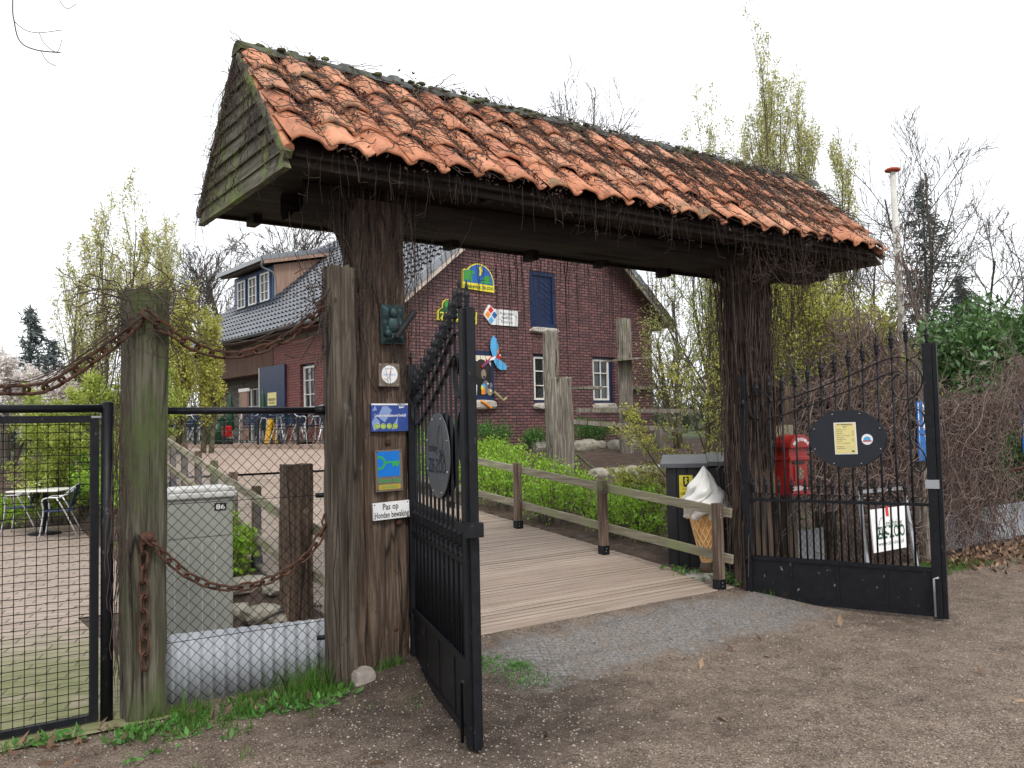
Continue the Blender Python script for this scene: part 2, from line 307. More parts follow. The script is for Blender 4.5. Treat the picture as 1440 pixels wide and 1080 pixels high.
# ------------------------------------------------------------------ mesh builder
OFF = {}
class MB:
    def __init__(s): s.v = []; s.f = []; s.sm = []; s.uv = {}
    def add(s, vs, fs, smooth=False):
        b = len(s.v); s.v.extend(tuple(v) for v in vs)
        for f in fs: s.f.append(tuple(i + b for i in f)); s.sm.append(smooth)
        return s
    def box(s, x0, x1, y0, y1, z0, z1):
        v = [(x, y, z) for z in (z0, z1) for y in (y0, y1) for x in (x0, x1)]
        return s.add(v, [(0, 2, 3, 1), (4, 5, 7, 6), (0, 1, 5, 4), (1, 3, 7, 5), (3, 2, 6, 7), (2, 0, 4, 6)])
    def obox(s, c, ax, ay, az):
        c, ax, ay, az = map(Vector, (c, ax, ay, az))
        v = [c + ax * i + ay * j + az * k for k in (-1, 1) for j in (-1, 1) for i in (-1, 1)]
        return s.add(v, [(0, 2, 3, 1), (4, 5, 7, 6), (0, 1, 5, 4), (1, 3, 7, 5), (3, 2, 6, 7), (2, 0, 4, 6)])
    def bar(s, p, q, w, h, up=(0, 0, 1)):
        p, q = Vector(p), Vector(q); d = q - p; L = d.length; d.normalize(); upv = Vector(up)
        sd = d.cross(upv); sd.normalize(); u2 = sd.cross(d)
        return s.obox((p + q) / 2, d * L / 2, sd * w / 2, u2 * h / 2)
    def prism(s, pts, o, ax, ay, n, d):
        """extruded polygon: pts (a,b) -> o+ax*a+ay*b, thickness d along n"""
        o, ax, ay, n = map(Vector, (o, ax, ay, n)); k = len(pts)
        v = [o + ax * a + ay * b for a, b in pts] + [o + ax * a + ay * b + n * d for a, b in pts]
        return s.add(v, [tuple(range(k))[::-1], tuple(range(k, 2 * k))] + [(i, (i + 1) % k, k + (i + 1) % k, k + i) for i in range(k)])
    def tube(s, P, r, n=6, closed=False, cap=True, smooth=True, flat=1.):
        k = len(P); P = [Vector(p) for p in P]
        if k < 2: return s
        R = r if hasattr(r, '__len__') else [r] * k
        b = len(s.v); ref = None
        for i in range(k):
            if closed: t = P[(i + 1) % k] - P[i - 1]
            else: t = P[min(i + 1, k - 1)] - P[max(i - 1, 0)]
            if t.length < 1e-9: t = Vector((0, 0, 1))
            t.normalize()
            if ref is None: ref = Vector((1, 0, 0)) if abs(t.x) < .7 else Vector((0, 1, 0))
            a = ref - t * ref.dot(t)
            if a.length < 1e-6: a = Vector((0, 1, 0)).cross(t)
            a.normalize(); c = t.cross(a); ref = a
            for j in range(n):
                th = 2 * PI * j / n; s.v.append(tuple(P[i] + (a * math.cos(th) + c * math.sin(th) * flat) * R[i]))
        for i in range(k if closed else k - 1):
            i2 = (i + 1) % k
            for j in range(n):
                s.f.append((b + i * n + j, b + i * n + (j + 1) % n, b + i2 * n + (j + 1) % n, b + i2 * n + j)); s.sm.append(smooth)
        if cap and not closed and n > 2:
            s.f.append(tuple(b + j for j in range(n))[::-1]); s.sm.append(False)
            s.f.append(tuple(b + (k - 1) * n + j for j in range(n))); s.sm.append(False)
        return s
    def strip(s, pts, wy, t, sub=7):
        P = [Vector(p) for p in pts]; out = []
        for i in range(len(P) - 1):
            a, b, c, d = P[max(i - 1, 0)], P[i], P[i + 1], P[min(i + 2, len(P) - 1)]
            for k in range(sub):
                q = k / sub; out.append(.5 * ((2 * b) + (c - a) * q + (2 * a - 5 * b + 4 * c - d) * q * q + (3 * b - a - 3 * c + d) * q ** 3))
        out.append(P[-1]); b = len(s.v); k = len(out)
        for i in range(k):
            tg = out[min(i + 1, k - 1)] - out[max(i - 1, 0)]; nn = Vector((-tg.z, 0, tg.x)).normalized() * t; y = Vector((0, wy, 0))
            s.v += [tuple(out[i] + nn + y), tuple(out[i] - nn + y), tuple(out[i] - nn - y), tuple(out[i] + nn - y)]
        for i in range(k - 1):
            for j in range(4): s.f.append((b + i * 4 + j, b + i * 4 + (j + 1) % 4, b + (i + 1) * 4 + (j + 1) % 4, b + (i + 1) * 4 + j)); s.sm.append(False)
        s.f.append((b + 3, b + 2, b + 1, b)); s.f.append(tuple(b + (k - 1) * 4 + j for j in range(4))); s.sm += [False, False]
        return s
    def lathe(s, prof, c=(0, 0, 0), n=16, smooth=True, fn=None):
        c = Vector(c); b = len(s.v)
        for (r, z) in prof:
            for j in range(n):
                th = 2 * PI * j / n; rr = r * (fn(th, z) if fn else 1)
                s.v.append((c.x + rr * math.cos(th), c.y + rr * math.sin(th), c.z + z))
        for i in range(len(prof) - 1):
            for j in range(n): s.f.append((b + i * n + j, b + i * n + (j + 1) % n, b + (i + 1) * n + (j + 1) % n, b + (i + 1) * n + j)); s.sm.append(smooth)
        s.f.append(tuple(b + j for j in range(n))[::-1]); s.sm.append(False)
        s.f.append(tuple(b + (len(prof) - 1) * n + j for j in range(n))); s.sm.append(False)
        return s
    def ball(s, c, r, n=8, m=6, sq=(1, 1, 1), jit=0):
        c = Vector(c); b = len(s.v)
        for i in range(m + 1):
            ph = PI * i / m
            for j in range(n):
                th = 2 * PI * j / n; k = 1 + (U_(-jit, jit) if jit and 0 < i < m else 0)
                s.v.append((c.x + r * sq[0] * k * math.sin(ph) * math.cos(th), c.y + r * sq[1] * k * math.sin(ph) * math.sin(th), c.z + r * sq[2] * k * math.cos(ph)))
        for i in range(m):
            for j in range(n): s.f.append((b + i * n + j, b + (i + 1) * n + j, b + (i + 1) * n + (j + 1) % n, b + i * n + (j + 1) % n)); s.sm.append(True)
        return s
    def timber(s, x0, x1, y0, y1, z0, z1, amp=.012, n=28, rows=34, top=0, seed=0, taper=0.):
        """hewn post: superelliptic ring, long cracks and worn corners"""
        b = len(s.v); cx, cy, hx, hy = (x0 + x1) / 2, (y0 + y1) / 2, (x1 - x0) / 2, (y1 - y0) / 2
        for i in range(rows + 1):
            t = i / rows; z = z0 + (z1 - z0) * t
            wob = Vector((mnoise.noise((seed, z * .8, 1.3)), mnoise.noise((seed, z * .8, 7.3)), 0)) * amp * 1.2
            for j in range(n):
                th = 2 * PI * (j + .5) / n; ct, st = math.cos(th), math.sin(th)
                q = (abs(ct) ** 5 + abs(st) ** 5) ** (-1 / 5)
                px, py = ct * q, st * q
                d = mnoise.noise((px * 3 + seed, py * 3, z * 1.2)) * amp + mnoise.noise((px * 9 + seed, py * 9, z * 2.2)) * amp * .7
                cr = mnoise.noise((th * 2.3 + seed * 3, 3.1, z * .35)); d -= amp * 2.2 * max(0, .12 - abs(cr)) / .12 * .8
                k = 1 - taper * t
                zz = z + (mnoise.noise((px * 2 + seed, py * 2, 5)) * top if i == rows else 0)
                s.v.append((cx + px * (hx * k + d) + wob.x, cy + py * (hy * k + d) + wob.y, zz))
        for i in range(rows):
            for j in range(n): s.f.append((b + i * n + j, b + i * n + (j + 1) % n, b + (i + 1) * n + (j + 1) % n, b + (i + 1) * n + j)); s.sm.append(False)
        c = len(s.v); s.v.append((cx, cy, z1 - .005))
        for j in range(n): s.f.append((b + rows * n + j, b + rows * n + (j + 1) % n, c)); s.sm.append(False)
        return s
    def build(s, name, mat, parent=None, frame=None, at=(0, 0, 0), bev=0, flip=False):
        off = OFF[parent.name] if parent else Vector(at)
        V = np.array(s.v, dtype=np.float32).reshape(-1, 3) - np.array(off, dtype=np.float32)
        return link_mesh(name, V, s.f, s.sm, mat, parent, frame, off, bev, s.uv)
def link_mesh(name, V, F, sm, mat, parent=None, frame=None, off=Vector((0, 0, 0)), bev=0, uv=None):
    me = bpy.data.meshes.new(name); me.vertices.add(len(V)); me.vertices.foreach_set('co', V.ravel())
    if isinstance(F, np.ndarray):
        k = F.shape[1]; cnt = np.full(len(F), k, dtype=np.int32); idx = F.ravel().astype(np.int32)
    else:
        cnt = np.array([len(f) for f in F], dtype=np.int32); idx = np.array([i for f in F for i in f], dtype=np.int32)
    me.loops.add(len(idx)); me.loops.foreach_set('vertex_index', idx)
    st = np.zeros(len(cnt), dtype=np.int32); st[1:] = np.cumsum(cnt)[:-1]
    me.polygons.add(len(cnt)); me.polygons.foreach_set('loop_start', st); me.polygons.foreach_set('loop_total', cnt)
    me.update(calc_edges=True)
    if sm is not None and len(sm): me.polygons.foreach_set('use_smooth', np.array(sm, dtype=bool))
    if uv:
        l = me.uv_layers.new(name='UV'); a = np.zeros((len(idx), 2), dtype=np.float32)
        for fi, co in uv.items():
            for q, c in enumerate(co): a[st[fi] + q] = c
        l.data.foreach_set('uv', a.ravel())
    me.validate(); me.update()
    me.materials.append(MATS[mat] if isinstance(mat, str) else mat)
    o = bpy.data.objects.new(name, me); COL.objects.link(o)
    if parent: o.parent = parent
    else: o.matrix_world = (frame or WF) @ Matrix.Translation(off)
    OFF[o.name] = Vector(off)
    if bev:
        md = o.modifiers.new('bevel', 'BEVEL'); md.width = bev; md.segments = 2; md.limit_method = 'ANGLE'
    return o
def tag(o, label=None, cat=None, group=None, kind=None):
    for k, v in (('label', label), ('category', cat), ('group', group), ('kind', kind)):
        if v: o[k] = v
    return o
def thing(name, label, cat, frame=GF, at=(0, 0, 0), group=None, rz=0):
    o = bpy.data.objects.new(name, None); COL.objects.link(o); o.empty_display_size = .1
    o.matrix_world = frame @ Matrix.Translation(at) @ Matrix.Rotation(rz, 4, 'Z'); OFF[o.name] = Vector(at)
    return tag(o, label, cat, group)
def copy_tree(o, parent=None):
    c = o.copy(); COL.objects.link(c)
    if parent: c.parent = parent
    OFF[c.name] = OFF[o.name]
    for ch in list(o.children): copy_tree(ch, c)
    return c
def bx(*a): return MB().box(*a)

def lettering(txt, parent, mat, o, ax, ay, size, width=None, name='lettering', align='CENTER', bold=0, squash=1.):
    """flat letters whose baseline centre sits at o (frame coordinates of the parent), ax right, ay up"""
    cu = bpy.data.curves.new(name, 'FONT'); cu.body = txt; cu.size = 1; cu.align_x = align; cu.resolution_u = 2; cu.offset = bold; cu.extrude = .0; cu.space_line = .9
    ob = bpy.data.objects.new('tmp', cu); COL.objects.link(ob); dg = bpy.context.evaluated_depsgraph_get(); dg.update()
    me = bpy.data.meshes.new_from_object(ob.evaluated_get(dg)); bpy.data.objects.remove(ob)
    n = len(me.vertices); a = np.zeros(n * 3, dtype=np.float32); me.vertices.foreach_get('co', a); a = a.reshape(-1, 3)
    w = a[:, 0].max() - a[:, 0].min(); sx = size * squash
    if width: sx = width / w
    o, ax, ay = Vector(o), Vector(ax), Vector(ay); off = OFF[parent.name]
    P = np.array(o - off)[None] + a[:, :1] * sx * np.array(ax)[None] + a[:, 1:2] * size * np.array(ay)[None]
    me.vertices.foreach_set('co', P.astype(np.float32).ravel()); me.update(); me.name = name
    me.materials.clear(); me.materials.append(MATS[mat]); bpy.data.curves.remove(cu)
    q = bpy.data.objects.new(name, me); COL.objects.link(q); q.parent = parent; OFF[q.name] = off
    return q
def decal(parent, mat, pts, o, ax, ay, d=.0008, name='print'):
    n = Vector(ax).cross(Vector(ay)); return MB().prism(pts, o, ax, ay, n, d).build(name, mat, parent)
def circ(cx, cy, rx, ry=None, n=24): ry = ry or rx; return [(cx + rx * math.cos(2 * PI * i / n), cy + ry * math.sin(2 * PI * i / n)) for i in range(n)]
def rect(x0, x1, y0, y1): return [(x0, y0), (x1, y0), (x1, y1), (x0, y1)]

# ------------------------------------------------------------------ leaves and branches
def leaves(P, size, nrm=None, up=.3, asp=.45, jit=.4, fold=.25):
    """numpy rhombic leaf faces around points P"""
    P = np.asarray(P, dtype=np.float32); n = len(P)
    d = nrs.normal(size=(n, 3)); d[:, 2] += up; d /= np.linalg.norm(d, axis=1)[:, None]
    e = nrs.normal(size=(n, 3)); e -= d * (e * d).sum(1)[:, None]; e /= np.linalg.norm(e, axis=1)[:, None]
    f = np.cross(d, e); s = (size * (1 + nrs.uniform(-jit, jit, n)))[:, None]
    V = np.stack([P, P + d * s * .5 + e * s * asp * .5 + f * s * fold * .3, P + d * s, P + d * s * .5 - e * s * asp * .5 + f * s * fold * .3], 1).reshape(-1, 3)
    F = np.arange(4 * n).reshape(-1, 4); return V.astype(np.float32), F
def build_leaves(name, P, size, mat, parent, **k):
    V, F = leaves(P, size, **k); off = OFF[parent.name]
    return link_mesh(name, V - np.array(off, dtype=np.float32), F, None, mat, parent, None, off)
def rot_dir(d, ang, az):
    d = d.normalized(); a = d.orthogonal().normalized(); b = d.cross(a)
    return (d * math.cos(ang) + (a * math.cos(az) + b * math.sin(az)) * math.sin(ang)).normalized()
def grow(mb, p, d, L, r, lv, S, tips):
    """S: dict kids[level], ang, decay, seg, wob, trop, rmin"""
    seg = S['seg'][min(lv, len(S['seg']) - 1)]; pts = [p.copy()]; dd = d.copy(); q = p.copy(); trop = S['trop'][min(lv, len(S['trop']) - 1)]
    for i in range(seg):
        w = S['wob']; dd = (dd + Vector((U_(-w, w), U_(-w, w), U_(-w, w))) + Vector((0, 0, trop))).normalized()
        q = q + dd * (L / seg); pts.append(q.copy())
    r1 = max(S['rmin'], r * S.get('tap', .35))
    rad = [max(S['rmin'], r + (r1 - r) * (i / seg)) for i in range(seg + 1)]
    mb.tube(pts, rad, S['sides'][min(lv, len(S['sides']) - 1)], cap=False)
    last = lv >= len(S['kids'])
    if last or lv >= S.get('tiplv', len(S['kids'])):
        for i in range(1, seg + 1): tips.append((pts[i - 1].lerp(pts[i], U_(0, 1)), dd))
    if last: return
    k = S['kids'][lv]; lo = S['lo'][min(lv, len(S['lo']) - 1)]
    for j in range(k):
        t = lo + (1 - lo) * (j + U_(0, 1)) / k; x = t * seg; i = min(seg - 1, int(x)); bp = pts[i].lerp(pts[i + 1], x - i)
        bd = (pts[i + 1] - pts[i]).normalized(); ang = S['ang'][min(lv, len(S['ang']) - 1)] * U_(.7, 1.3)
        grow(mb, bp, rot_dir(bd, ang, U_(0, 2 * PI)), L * S['len'][min(lv, len(S['len']) - 1)] * U_(.6, 1.15) * (1.15 - .55 * t), max(S['rmin'], rad[i] * S.get('rk', .55)), lv + 1, S, tips)
def tree(name, label, cat, base, H, S, r0, group=None, leafmat=None, leaf=.05, per=2, stems=1, lean=.12, bark='bark', spread=0, d0=None):
    base = Vector(base); T = thing(name, label, cat, WF, base, group); mb = MB(); tips = []
    for i in range(stems):
        a = U_(0, 2 * PI); d = Vector((math.cos(a) * U_(0, lean), math.sin(a) * U_(0, lean), 1)).normalized() if d0 is None else Vector(d0).normalized()
        p = base + Vector((math.cos(a), math.sin(a), 0)) * U_(0, spread); p.z = base.z - .05
        grow(mb, p, d, H * (U_(.75, 1) if stems > 1 else 1), r0 * U_(.8, 1), 0, S, tips)
    mb.build('trunk', bark, T)
    if leafmat:
        P = []
        for (q, d) in tips:
            for k in range(per): P.append((q.x + rnd.gauss(0, leaf * .8), q.y + rnd.gauss(0, leaf * .8), q.z + rnd.gauss(0, leaf * .8)))
        build_leaves('crown', P, leaf, leafmat, T, up=-.1)
    return T
# ================================================================== world and light
W = bpy.data.worlds.new('World'); SC.world = W; W.use_nodes = True
nt = W.node_tree; nt.nodes.clear(); n = N(nt)
SUN_EL, SUN_AZ = math.radians(48), math.radians(165)
sky = n.node('ShaderNodeTexSky', sky_type='NISHITA'); sky.sun_disc = False; sky.sun_elevation = SUN_EL; sky.sun_rotation = SUN_AZ
sky.dust_density = 4; sky.air_density = 1.2
hs = n.node('ShaderNodeHueSaturation'); hs.inputs['Saturation'].default_value = .12; n.L(sky.outputs[0], hs.inputs['Color'])
cl = n.mix(.80, hs.outputs[0], (9.6, 9.85, 10.2))          # even cloud cover over the clear sky
bg = n.node('ShaderNodeBackground'); bg.inputs[1].default_value = .13; n.L(cl, bg.inputs[0])
wo = n.node('ShaderNodeOutputWorld'); n.L(bg.outputs[0], wo.inputs[0])
sl = bpy.data.lights.new('sun', 'SUN'); sl.energy = 1.3; sl.angle = math.radians(12); sl.color = (1, .96, .9)
so = bpy.data.objects.new('sun', sl); COL.objects.link(so)
sd = Vector((math.sin(SUN_AZ) * math.cos(SUN_EL), math.cos(SUN_AZ) * math.cos(SUN_EL), math.sin(SUN_EL)))
so.rotation_euler = (-sd).to_track_quat('-Z', 'Y').to_euler()
SC.view_settings.view_transform = 'Standard'; SC.view_settings.look = 'None'; SC.view_settings.gamma = 1; SC.view_settings.exposure = .32

# ================================================================== setting
def gridmesh(us, vs, hf):
    V = [(u, v, hf(u, v)) for v in vs for u in us]; k = len(us)
    F = [(j * k + i, j * k + i + 1, (j + 1) * k + i + 1, (j + 1) * k + i) for j in range(len(vs) - 1) for i in range(k - 1)]
    return V, F
def spacing(a, b, fine0, fine1, f, c):
    out = [a]; x = a
    while x < b:
        if fine0 <= x < fine1: st = f
        else:
            dd = (fine0 - x) if x < fine0 else (x - fine1); st = max(f, dd * .22) if x >= fine1 else max(f, min(c, dd * .3))
        x += st; out.append(x)
    return out
us = spacing(-200, 260, -4, 8, .12, 20); vs = spacing(-60, 320, -5, 9, .12, 20)
def ghf(u, v):
    h = terr(u, v); a = .012 if v < .2 else .03
    if -.35 < u < 3.6 and v > .1: a = 0; 
    if u < -.2 + .075 * max(0, v - 3) and .1 < v < 12.8 : a = 0
    return h + mnoise.noise((u * 1.3, v * 1.3, 0)) * a + mnoise.noise((u * 4.7, v * 4.7, 2)) * a * .4 - (.05 if (-.1 < u < 3.5 and .15 < v < 9) else 0)
gv, gf = gridmesh(us, vs, ghf)
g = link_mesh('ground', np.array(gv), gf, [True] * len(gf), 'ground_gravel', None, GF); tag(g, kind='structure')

# boardwalk ramp: one board after another, left edge drifting inwards
mb = MB(); v = .17; k = 0
def redge(v): return -.12 + .105 * max(0, v - 2)
while v < 8.6:
    w = .067; x0 = redge(v) - .02; x1 = 3.46; z = ee(v + w / 2) + .0
    dz = U_(-.002, .002); yo = U_(-.002, .002) + (.004 * (x1 - x0) if k == 0 else 0)
    c = [(x0 + U_(-.01, .01), v), (x1 + U_(-.012, .012), v), (x1 + U_(-.01, .01), v + w - .005), (x0 + U_(-.01, .01), v + w - .005)]
    b0 = [(x, y, ee(y) + dz - .03) for x, y in c]; b1 = [(x, y, ee(y) + dz) for x, y in c]
    mb.add(b0 + b1, [(3, 2, 1, 0), (4, 5, 6, 7), (0, 1, 5, 4), (1, 2, 6, 5), (2, 3, 7, 6), (3, 0, 4, 7)]); v += w + .006; k += 1
tag(mb.build('boardwalk', 'decking', None, GF), kind='structure')
# paved plaza behind the ramp
V, F = gridmesh([.4 + i * .4 for i in range(14)], [8.62 + i * .5 for i in range(25)], lambda u, v: terr(u, v) + .035)
tag(link_mesh('plaza', np.array(V), F, None, 'plaza_paving', None, GF), kind='structure')
V = []; F = []; pv = [.02, .5, 1, 1.5, 2, 2.5, 3.0, 3.39, 3.40, 4, 5, 6, 7, 8, 9, 10, 11, 12, 12.6]
for v in pv: V += [(-12, v, .010), (-5, v, .010), (-1.5 if v < 3.395 else -.92 + .075 * (v - 1), v, .010)]
F = [(i * 3 + j, i * 3 + j + 1, i * 3 + j + 4, i * 3 + j + 3) for i in range(len(pv) - 1) for j in range(2)]
tag(link_mesh('patio', np.array(V), F, None, 'patio_paving', None, GF), kind='structure')

# ================================================================== entrance gateway
GT = thing('entrance_gateway', 'rustic timber gateway with an orange pantiled roof overgrown with bare vines', 'gateway', GF, (1.7, .2, 0))
MB().timber(-.40, -.007, .0, .20, -.1, 3.15, .014, 40, 60, seed=2).build('post', 'old_timber', GT)
MB().timber(3.44, 3.83, .0, .22, -.1, 3.15, .014, 40, 60, seed=5).build('post', 'old_timber', GT)
MB().timber(4.02, 4.28, .30, .52, -.1, 3.1, .012, 30, 40, seed=9).build('post', 'old_timber', GT)
def hbeam(x0, x1, y0, y1, z0, z1, seed):
    m = MB(); m.timber(y0, y1, z0, z1, x0, x1, .010, 26, 60, seed=seed); m.v = [(z, x, y) for (x, y, z) in m.v]; return m
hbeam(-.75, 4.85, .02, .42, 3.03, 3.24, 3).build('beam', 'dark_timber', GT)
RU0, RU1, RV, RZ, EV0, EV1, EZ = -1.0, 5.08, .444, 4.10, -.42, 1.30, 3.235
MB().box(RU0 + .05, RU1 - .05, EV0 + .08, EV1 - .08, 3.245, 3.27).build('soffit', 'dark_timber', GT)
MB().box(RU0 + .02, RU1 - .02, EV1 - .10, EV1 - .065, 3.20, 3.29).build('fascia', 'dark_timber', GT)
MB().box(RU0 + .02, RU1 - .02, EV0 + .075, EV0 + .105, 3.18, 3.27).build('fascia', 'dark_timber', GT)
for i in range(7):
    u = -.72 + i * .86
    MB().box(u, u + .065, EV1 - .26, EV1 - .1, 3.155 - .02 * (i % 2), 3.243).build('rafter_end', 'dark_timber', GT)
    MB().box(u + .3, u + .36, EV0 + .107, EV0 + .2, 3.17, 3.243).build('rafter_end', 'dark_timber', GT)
for u0, sg in ((-.40, -1), (3.83, 1), (-.007, 1), (3.44, -1)):
    if (u0, sg) in ((-.007, 1), (3.44, -1)): continue
    pts = []
    for i in range(9):
        t = i / 8; pts.append((u0 + sg * (-.03 + .27 * (1 - math.cos(t * PI / 2))), .12, 2.68 + .40 * math.sin(t * PI / 2)))
    MB().tube(pts, [.06] * 9, 8).build('brace', 'dark_timber', GT)
# gable cladding: lapped boards, both ends
slope = (RZ - EZ) / (RV - EV0)
for uu, sg in ((RU0, -1), (RU1, 1)):
    m = MB(); nb = 9; zb = 3.17; zt = RZ + .02; hh = (zt - zb) / nb
    for i in range(nb):
        z0 = zb + i * hh - .025; z1 = zb + (i + 1) * hh + .02
        def hw_(z): t = (zt + .05 - z) / (zt - zb); return max(.012, (RV - EV0 - .012) * min(1, t * .97) * (1 - .07 * math.sin(PI * min(1, t))))
        a, b2 = hw_(max(z0, zb)), hw_(z1); t0, t1 = .045 + U_(-.004, .004), .018
        segs = 8; dz = U_(-.006, .006)
        for side in (0,):
            vv = []; ff = []
            for s in range(segs + 1):
                q = s / segs; jz = mnoise.noise((s * .7, i * 3.1, uu)) * .006
                for (hw2, z, t) in ((a, z0 + jz + dz, t0), (b2, z1, t1)):
                    y = RV - hw2 + 2 * hw2 * q
                    vv += [(uu + sg * 0.0, y, z), (uu + sg * t, y, z)]
            for s in range(segs):
                o = s * 4; p = o + 4
                ff += [(o + 1, p + 1, p + 3, o + 3), (o, o + 2, p + 2, p), (o, p, p + 1, o + 1), (o + 2, o + 3, p + 3, p + 2)]
            ff += [(0, 1, 3, 2), (segs * 4, segs * 4 + 2, segs * 4 + 3, segs * 4 + 1)]
            m.add(vv, ff)
    m.build('gable_cladding', 'cladding', GT)
    for s2 in (-1, 1):
        p = Vector((uu + sg * .025, RV + s2 * .03, RZ - .0)); q = Vector((uu + sg * .025, RV + s2 * (RV - EV0 + .0), EZ - .02))
        MB().bar(p, q, .05, .05, (1, 0, 0)).build('verge_board', 'cladding', GT)
# pantiles: every tile its own warped sheet
def pantiles(m, u0, u1, vr, zr, ve, ze, rows=4, tw=.268, jit=1):
    d = Vector((0, ve - vr, ze - zr)); L = d.length; d.normalize(); nrm = Vector((1, 0, 0)).cross(d)
    if nrm.z < 0: nrm = -nrm
    nc = int(round((u1 - u0) / tw)); tw = (u1 - u0) / nc; ex = L / rows; A, Bn = 12, 3
    for r in range(rows):
        for c in range(nc):
            ou = u0 + c * tw; sb = r * ex - .05; se = (r + 1) * ex + U_(-.022, .028) * jit + .01; tw2 = tw * 1.06; tl = U_(-.014, .014) * jit; lift = U_(0, .014) * jit
            yaw = U_(-.05, .05) * jit; vv = []; ff = []
            for j in range(Bn + 1):
                t = j / Bn; s = sb + (se - sb) * t
                for i in range(A + 1):
                    a = i / A; h = .031 * math.sin(2 * PI * a - .5) + .010 * math.sin(4 * PI * a) + .012 + (.036 * t - .0) + lift + tl * a
                    p = Vector((ou + a * tw2 + yaw * (s - sb), vr, zr)) + d * s + nrm * h; vv.append(p)
            for j in range(Bn):
                for i in range(A): k = j * (A + 1) + i; ff.append((k, k + 1, k + A + 2, k + A + 1))
            lipb = len(vv)
            for i in range(A + 1): vv.append(vv[Bn * (A + 1) + i] - nrm * .016 - d * .002)
            for i in range(A): k = Bn * (A + 1) + i; ff.append((k, k + 1, lipb + i + 1, lipb + i))
            m.add(vv, ff, True)
m = MB(); pantiles(m, RU0 - .03, RU1 + .03, RV - .03, RZ + .03, EV0 - .03, EZ + .035); m.build('front_tiles', 'terracotta', GT)
m = MB(); pantiles(m, RU0 - .03, RU1 + .03, RV + .03, RZ + .03, EV1 + .03, EZ + .035); m.build('rear_tiles', 'terracotta', GT)
s2, ve = -1, EV0 + .02
for uu in (RU0 - .01, RU1 + .01):
    m = MB()
    for r in range(7):
        for _ in (0,):
            t0, t1 = r / 7, (r + 1.15) / 7; y0 = RV + (ve - RV) * t0; y1 = RV + (ve - RV) * min(1.02, t1); z0 = RZ + .03 + (EZ - RZ) * t0; z1 = RZ + .03 + (EZ - RZ) * min(1.02, t1)
            m.tube([(uu + U_(-.006, .006), y0, z0 - .005), (uu + U_(-.006, .006), y1, z1 + .008)], [.026, .032], 8)
    m.build('verge_tiles', 'terracotta', GT)
MB().prism([(RV, RZ - .01), (EV0 + .02, EZ - .01), (EV1 - .02, EZ - .01)], (RU0 + .03, 0, 0), (0, 1, 0), (0, 0, 1), (1, 0, 0), RU1 - RU0 - .06).build('roof_core', 'dark_timber', GT)
m = MB(); u = RU0 - .04
while u < RU1 - .1:
    L = .40; P = []; z = RZ + .035 + U_(-.006, .006)
    def half(u, r, zz): return [(u, RV + r * math.cos(PI * j / 8), zz + r * .85 * math.sin(PI * j / 8)) for j in range(9)]
    ring = [(u, .094, z), (u + L - .05, .088, z - .003), (u + L - .05, .112, z - .004), (u + L, .114, z), (u + L, .08, z)]
    vv = []; [vv.extend(half(*q)) for q in ring]; ff = [(i * 9 + j, i * 9 + j + 1, (i + 1) * 9 + j + 1, (i + 1) * 9 + j) for i in range(4) for j in range(8)]
    ff.append(tuple(range(9))); m.add(vv, ff, True); u += L - .01
pm('ridge_grey', (.13, .14, .13), (.06, .065, .06), sc=11, rough=.85, bump=.5, patch=[((.10, .12, .035), 5, .5, .62), ((.19, .19, .175), 16, .62, .7)])
m.build('ridge_tiles', 'ridge_grey', GT)
for (px, py, vv_) in ((562, 735, -.012), (557, 885, -.012), (547, 622, -.012)):
    q = gat(px, py, vv_); m = MB(); m.ball((q.x, -.0, q.z), .022, 8, 6, (1, .8, 1)); m.build('bolt', 'rust', GT)

# ------------------------------------------------------------------ vines over the roof (a plant of their own)
VN = thing('climbing_vine', 'bare brown climbing vine sprawling over the orange tile roof and hanging from its eaves', 'vine', GF, (2.0, .2, 3.2))
def roofpt(u, t, side, h):
    ve = EV0 - .03 if side < 0 else EV1 + .03
    d = Vector((0, ve - RV, EZ - RZ)); L = d.length; nn = Vector((0, -side * 0 + (1 if side > 0 else -1) * .72, .69)).normalized()
    return Vector((u, RV, RZ + .05)) + d * t + nn * h
m = MB()
def dens(u): return .42 + .58 * sstep(.6, 3.0, u) * (1 - .75 * sstep(3.9, 4.6, u) * (1 - sstep(4.7, 5.0, u)))
cnt = 0
while cnt < 1500:
    if cnt % 12 == 0 or cnt == 0: cu_, ct_ = U_(RU0, RU1), rnd.random() ** 1.5 * .9
    if rnd.random() < .7: u, t = cu_ + rnd.gauss(0, .11), ct_ + rnd.gauss(0, .09)
    else: u, t = U_(RU0, RU1), rnd.random() ** 1.6
    if not (RU0 < u < RU1 and 0 < t < 1.05): continue
    if rnd.random() > dens(u) and not (u < -.7): cnt += rnd.random() < .05; continue
    side = -1 if rnd.random() < .8 else 1; a = U_(0, 2 * PI); P = []; h = U_(.03, .09); r = U_(.0018, .0046); L = rnd.randint(10, 34)
    for i in range(L):
        P.append(roofpt(u, t, side, h)); a += U_(-.6, .6); u += .032 * math.cos(a); t += .026 * math.sin(a) + .001; h = min(.13, max(.028, h + U_(-.012, .012)))
        if t < -.05 or t > 1.08 or u < RU0 - .1 or u > RU1 + .1: break
    if len(P) > 3: m.tube(P, [r * (1 - .5 * i / len(P)) for i in range(len(P))], 3, cap=False); cnt += 1
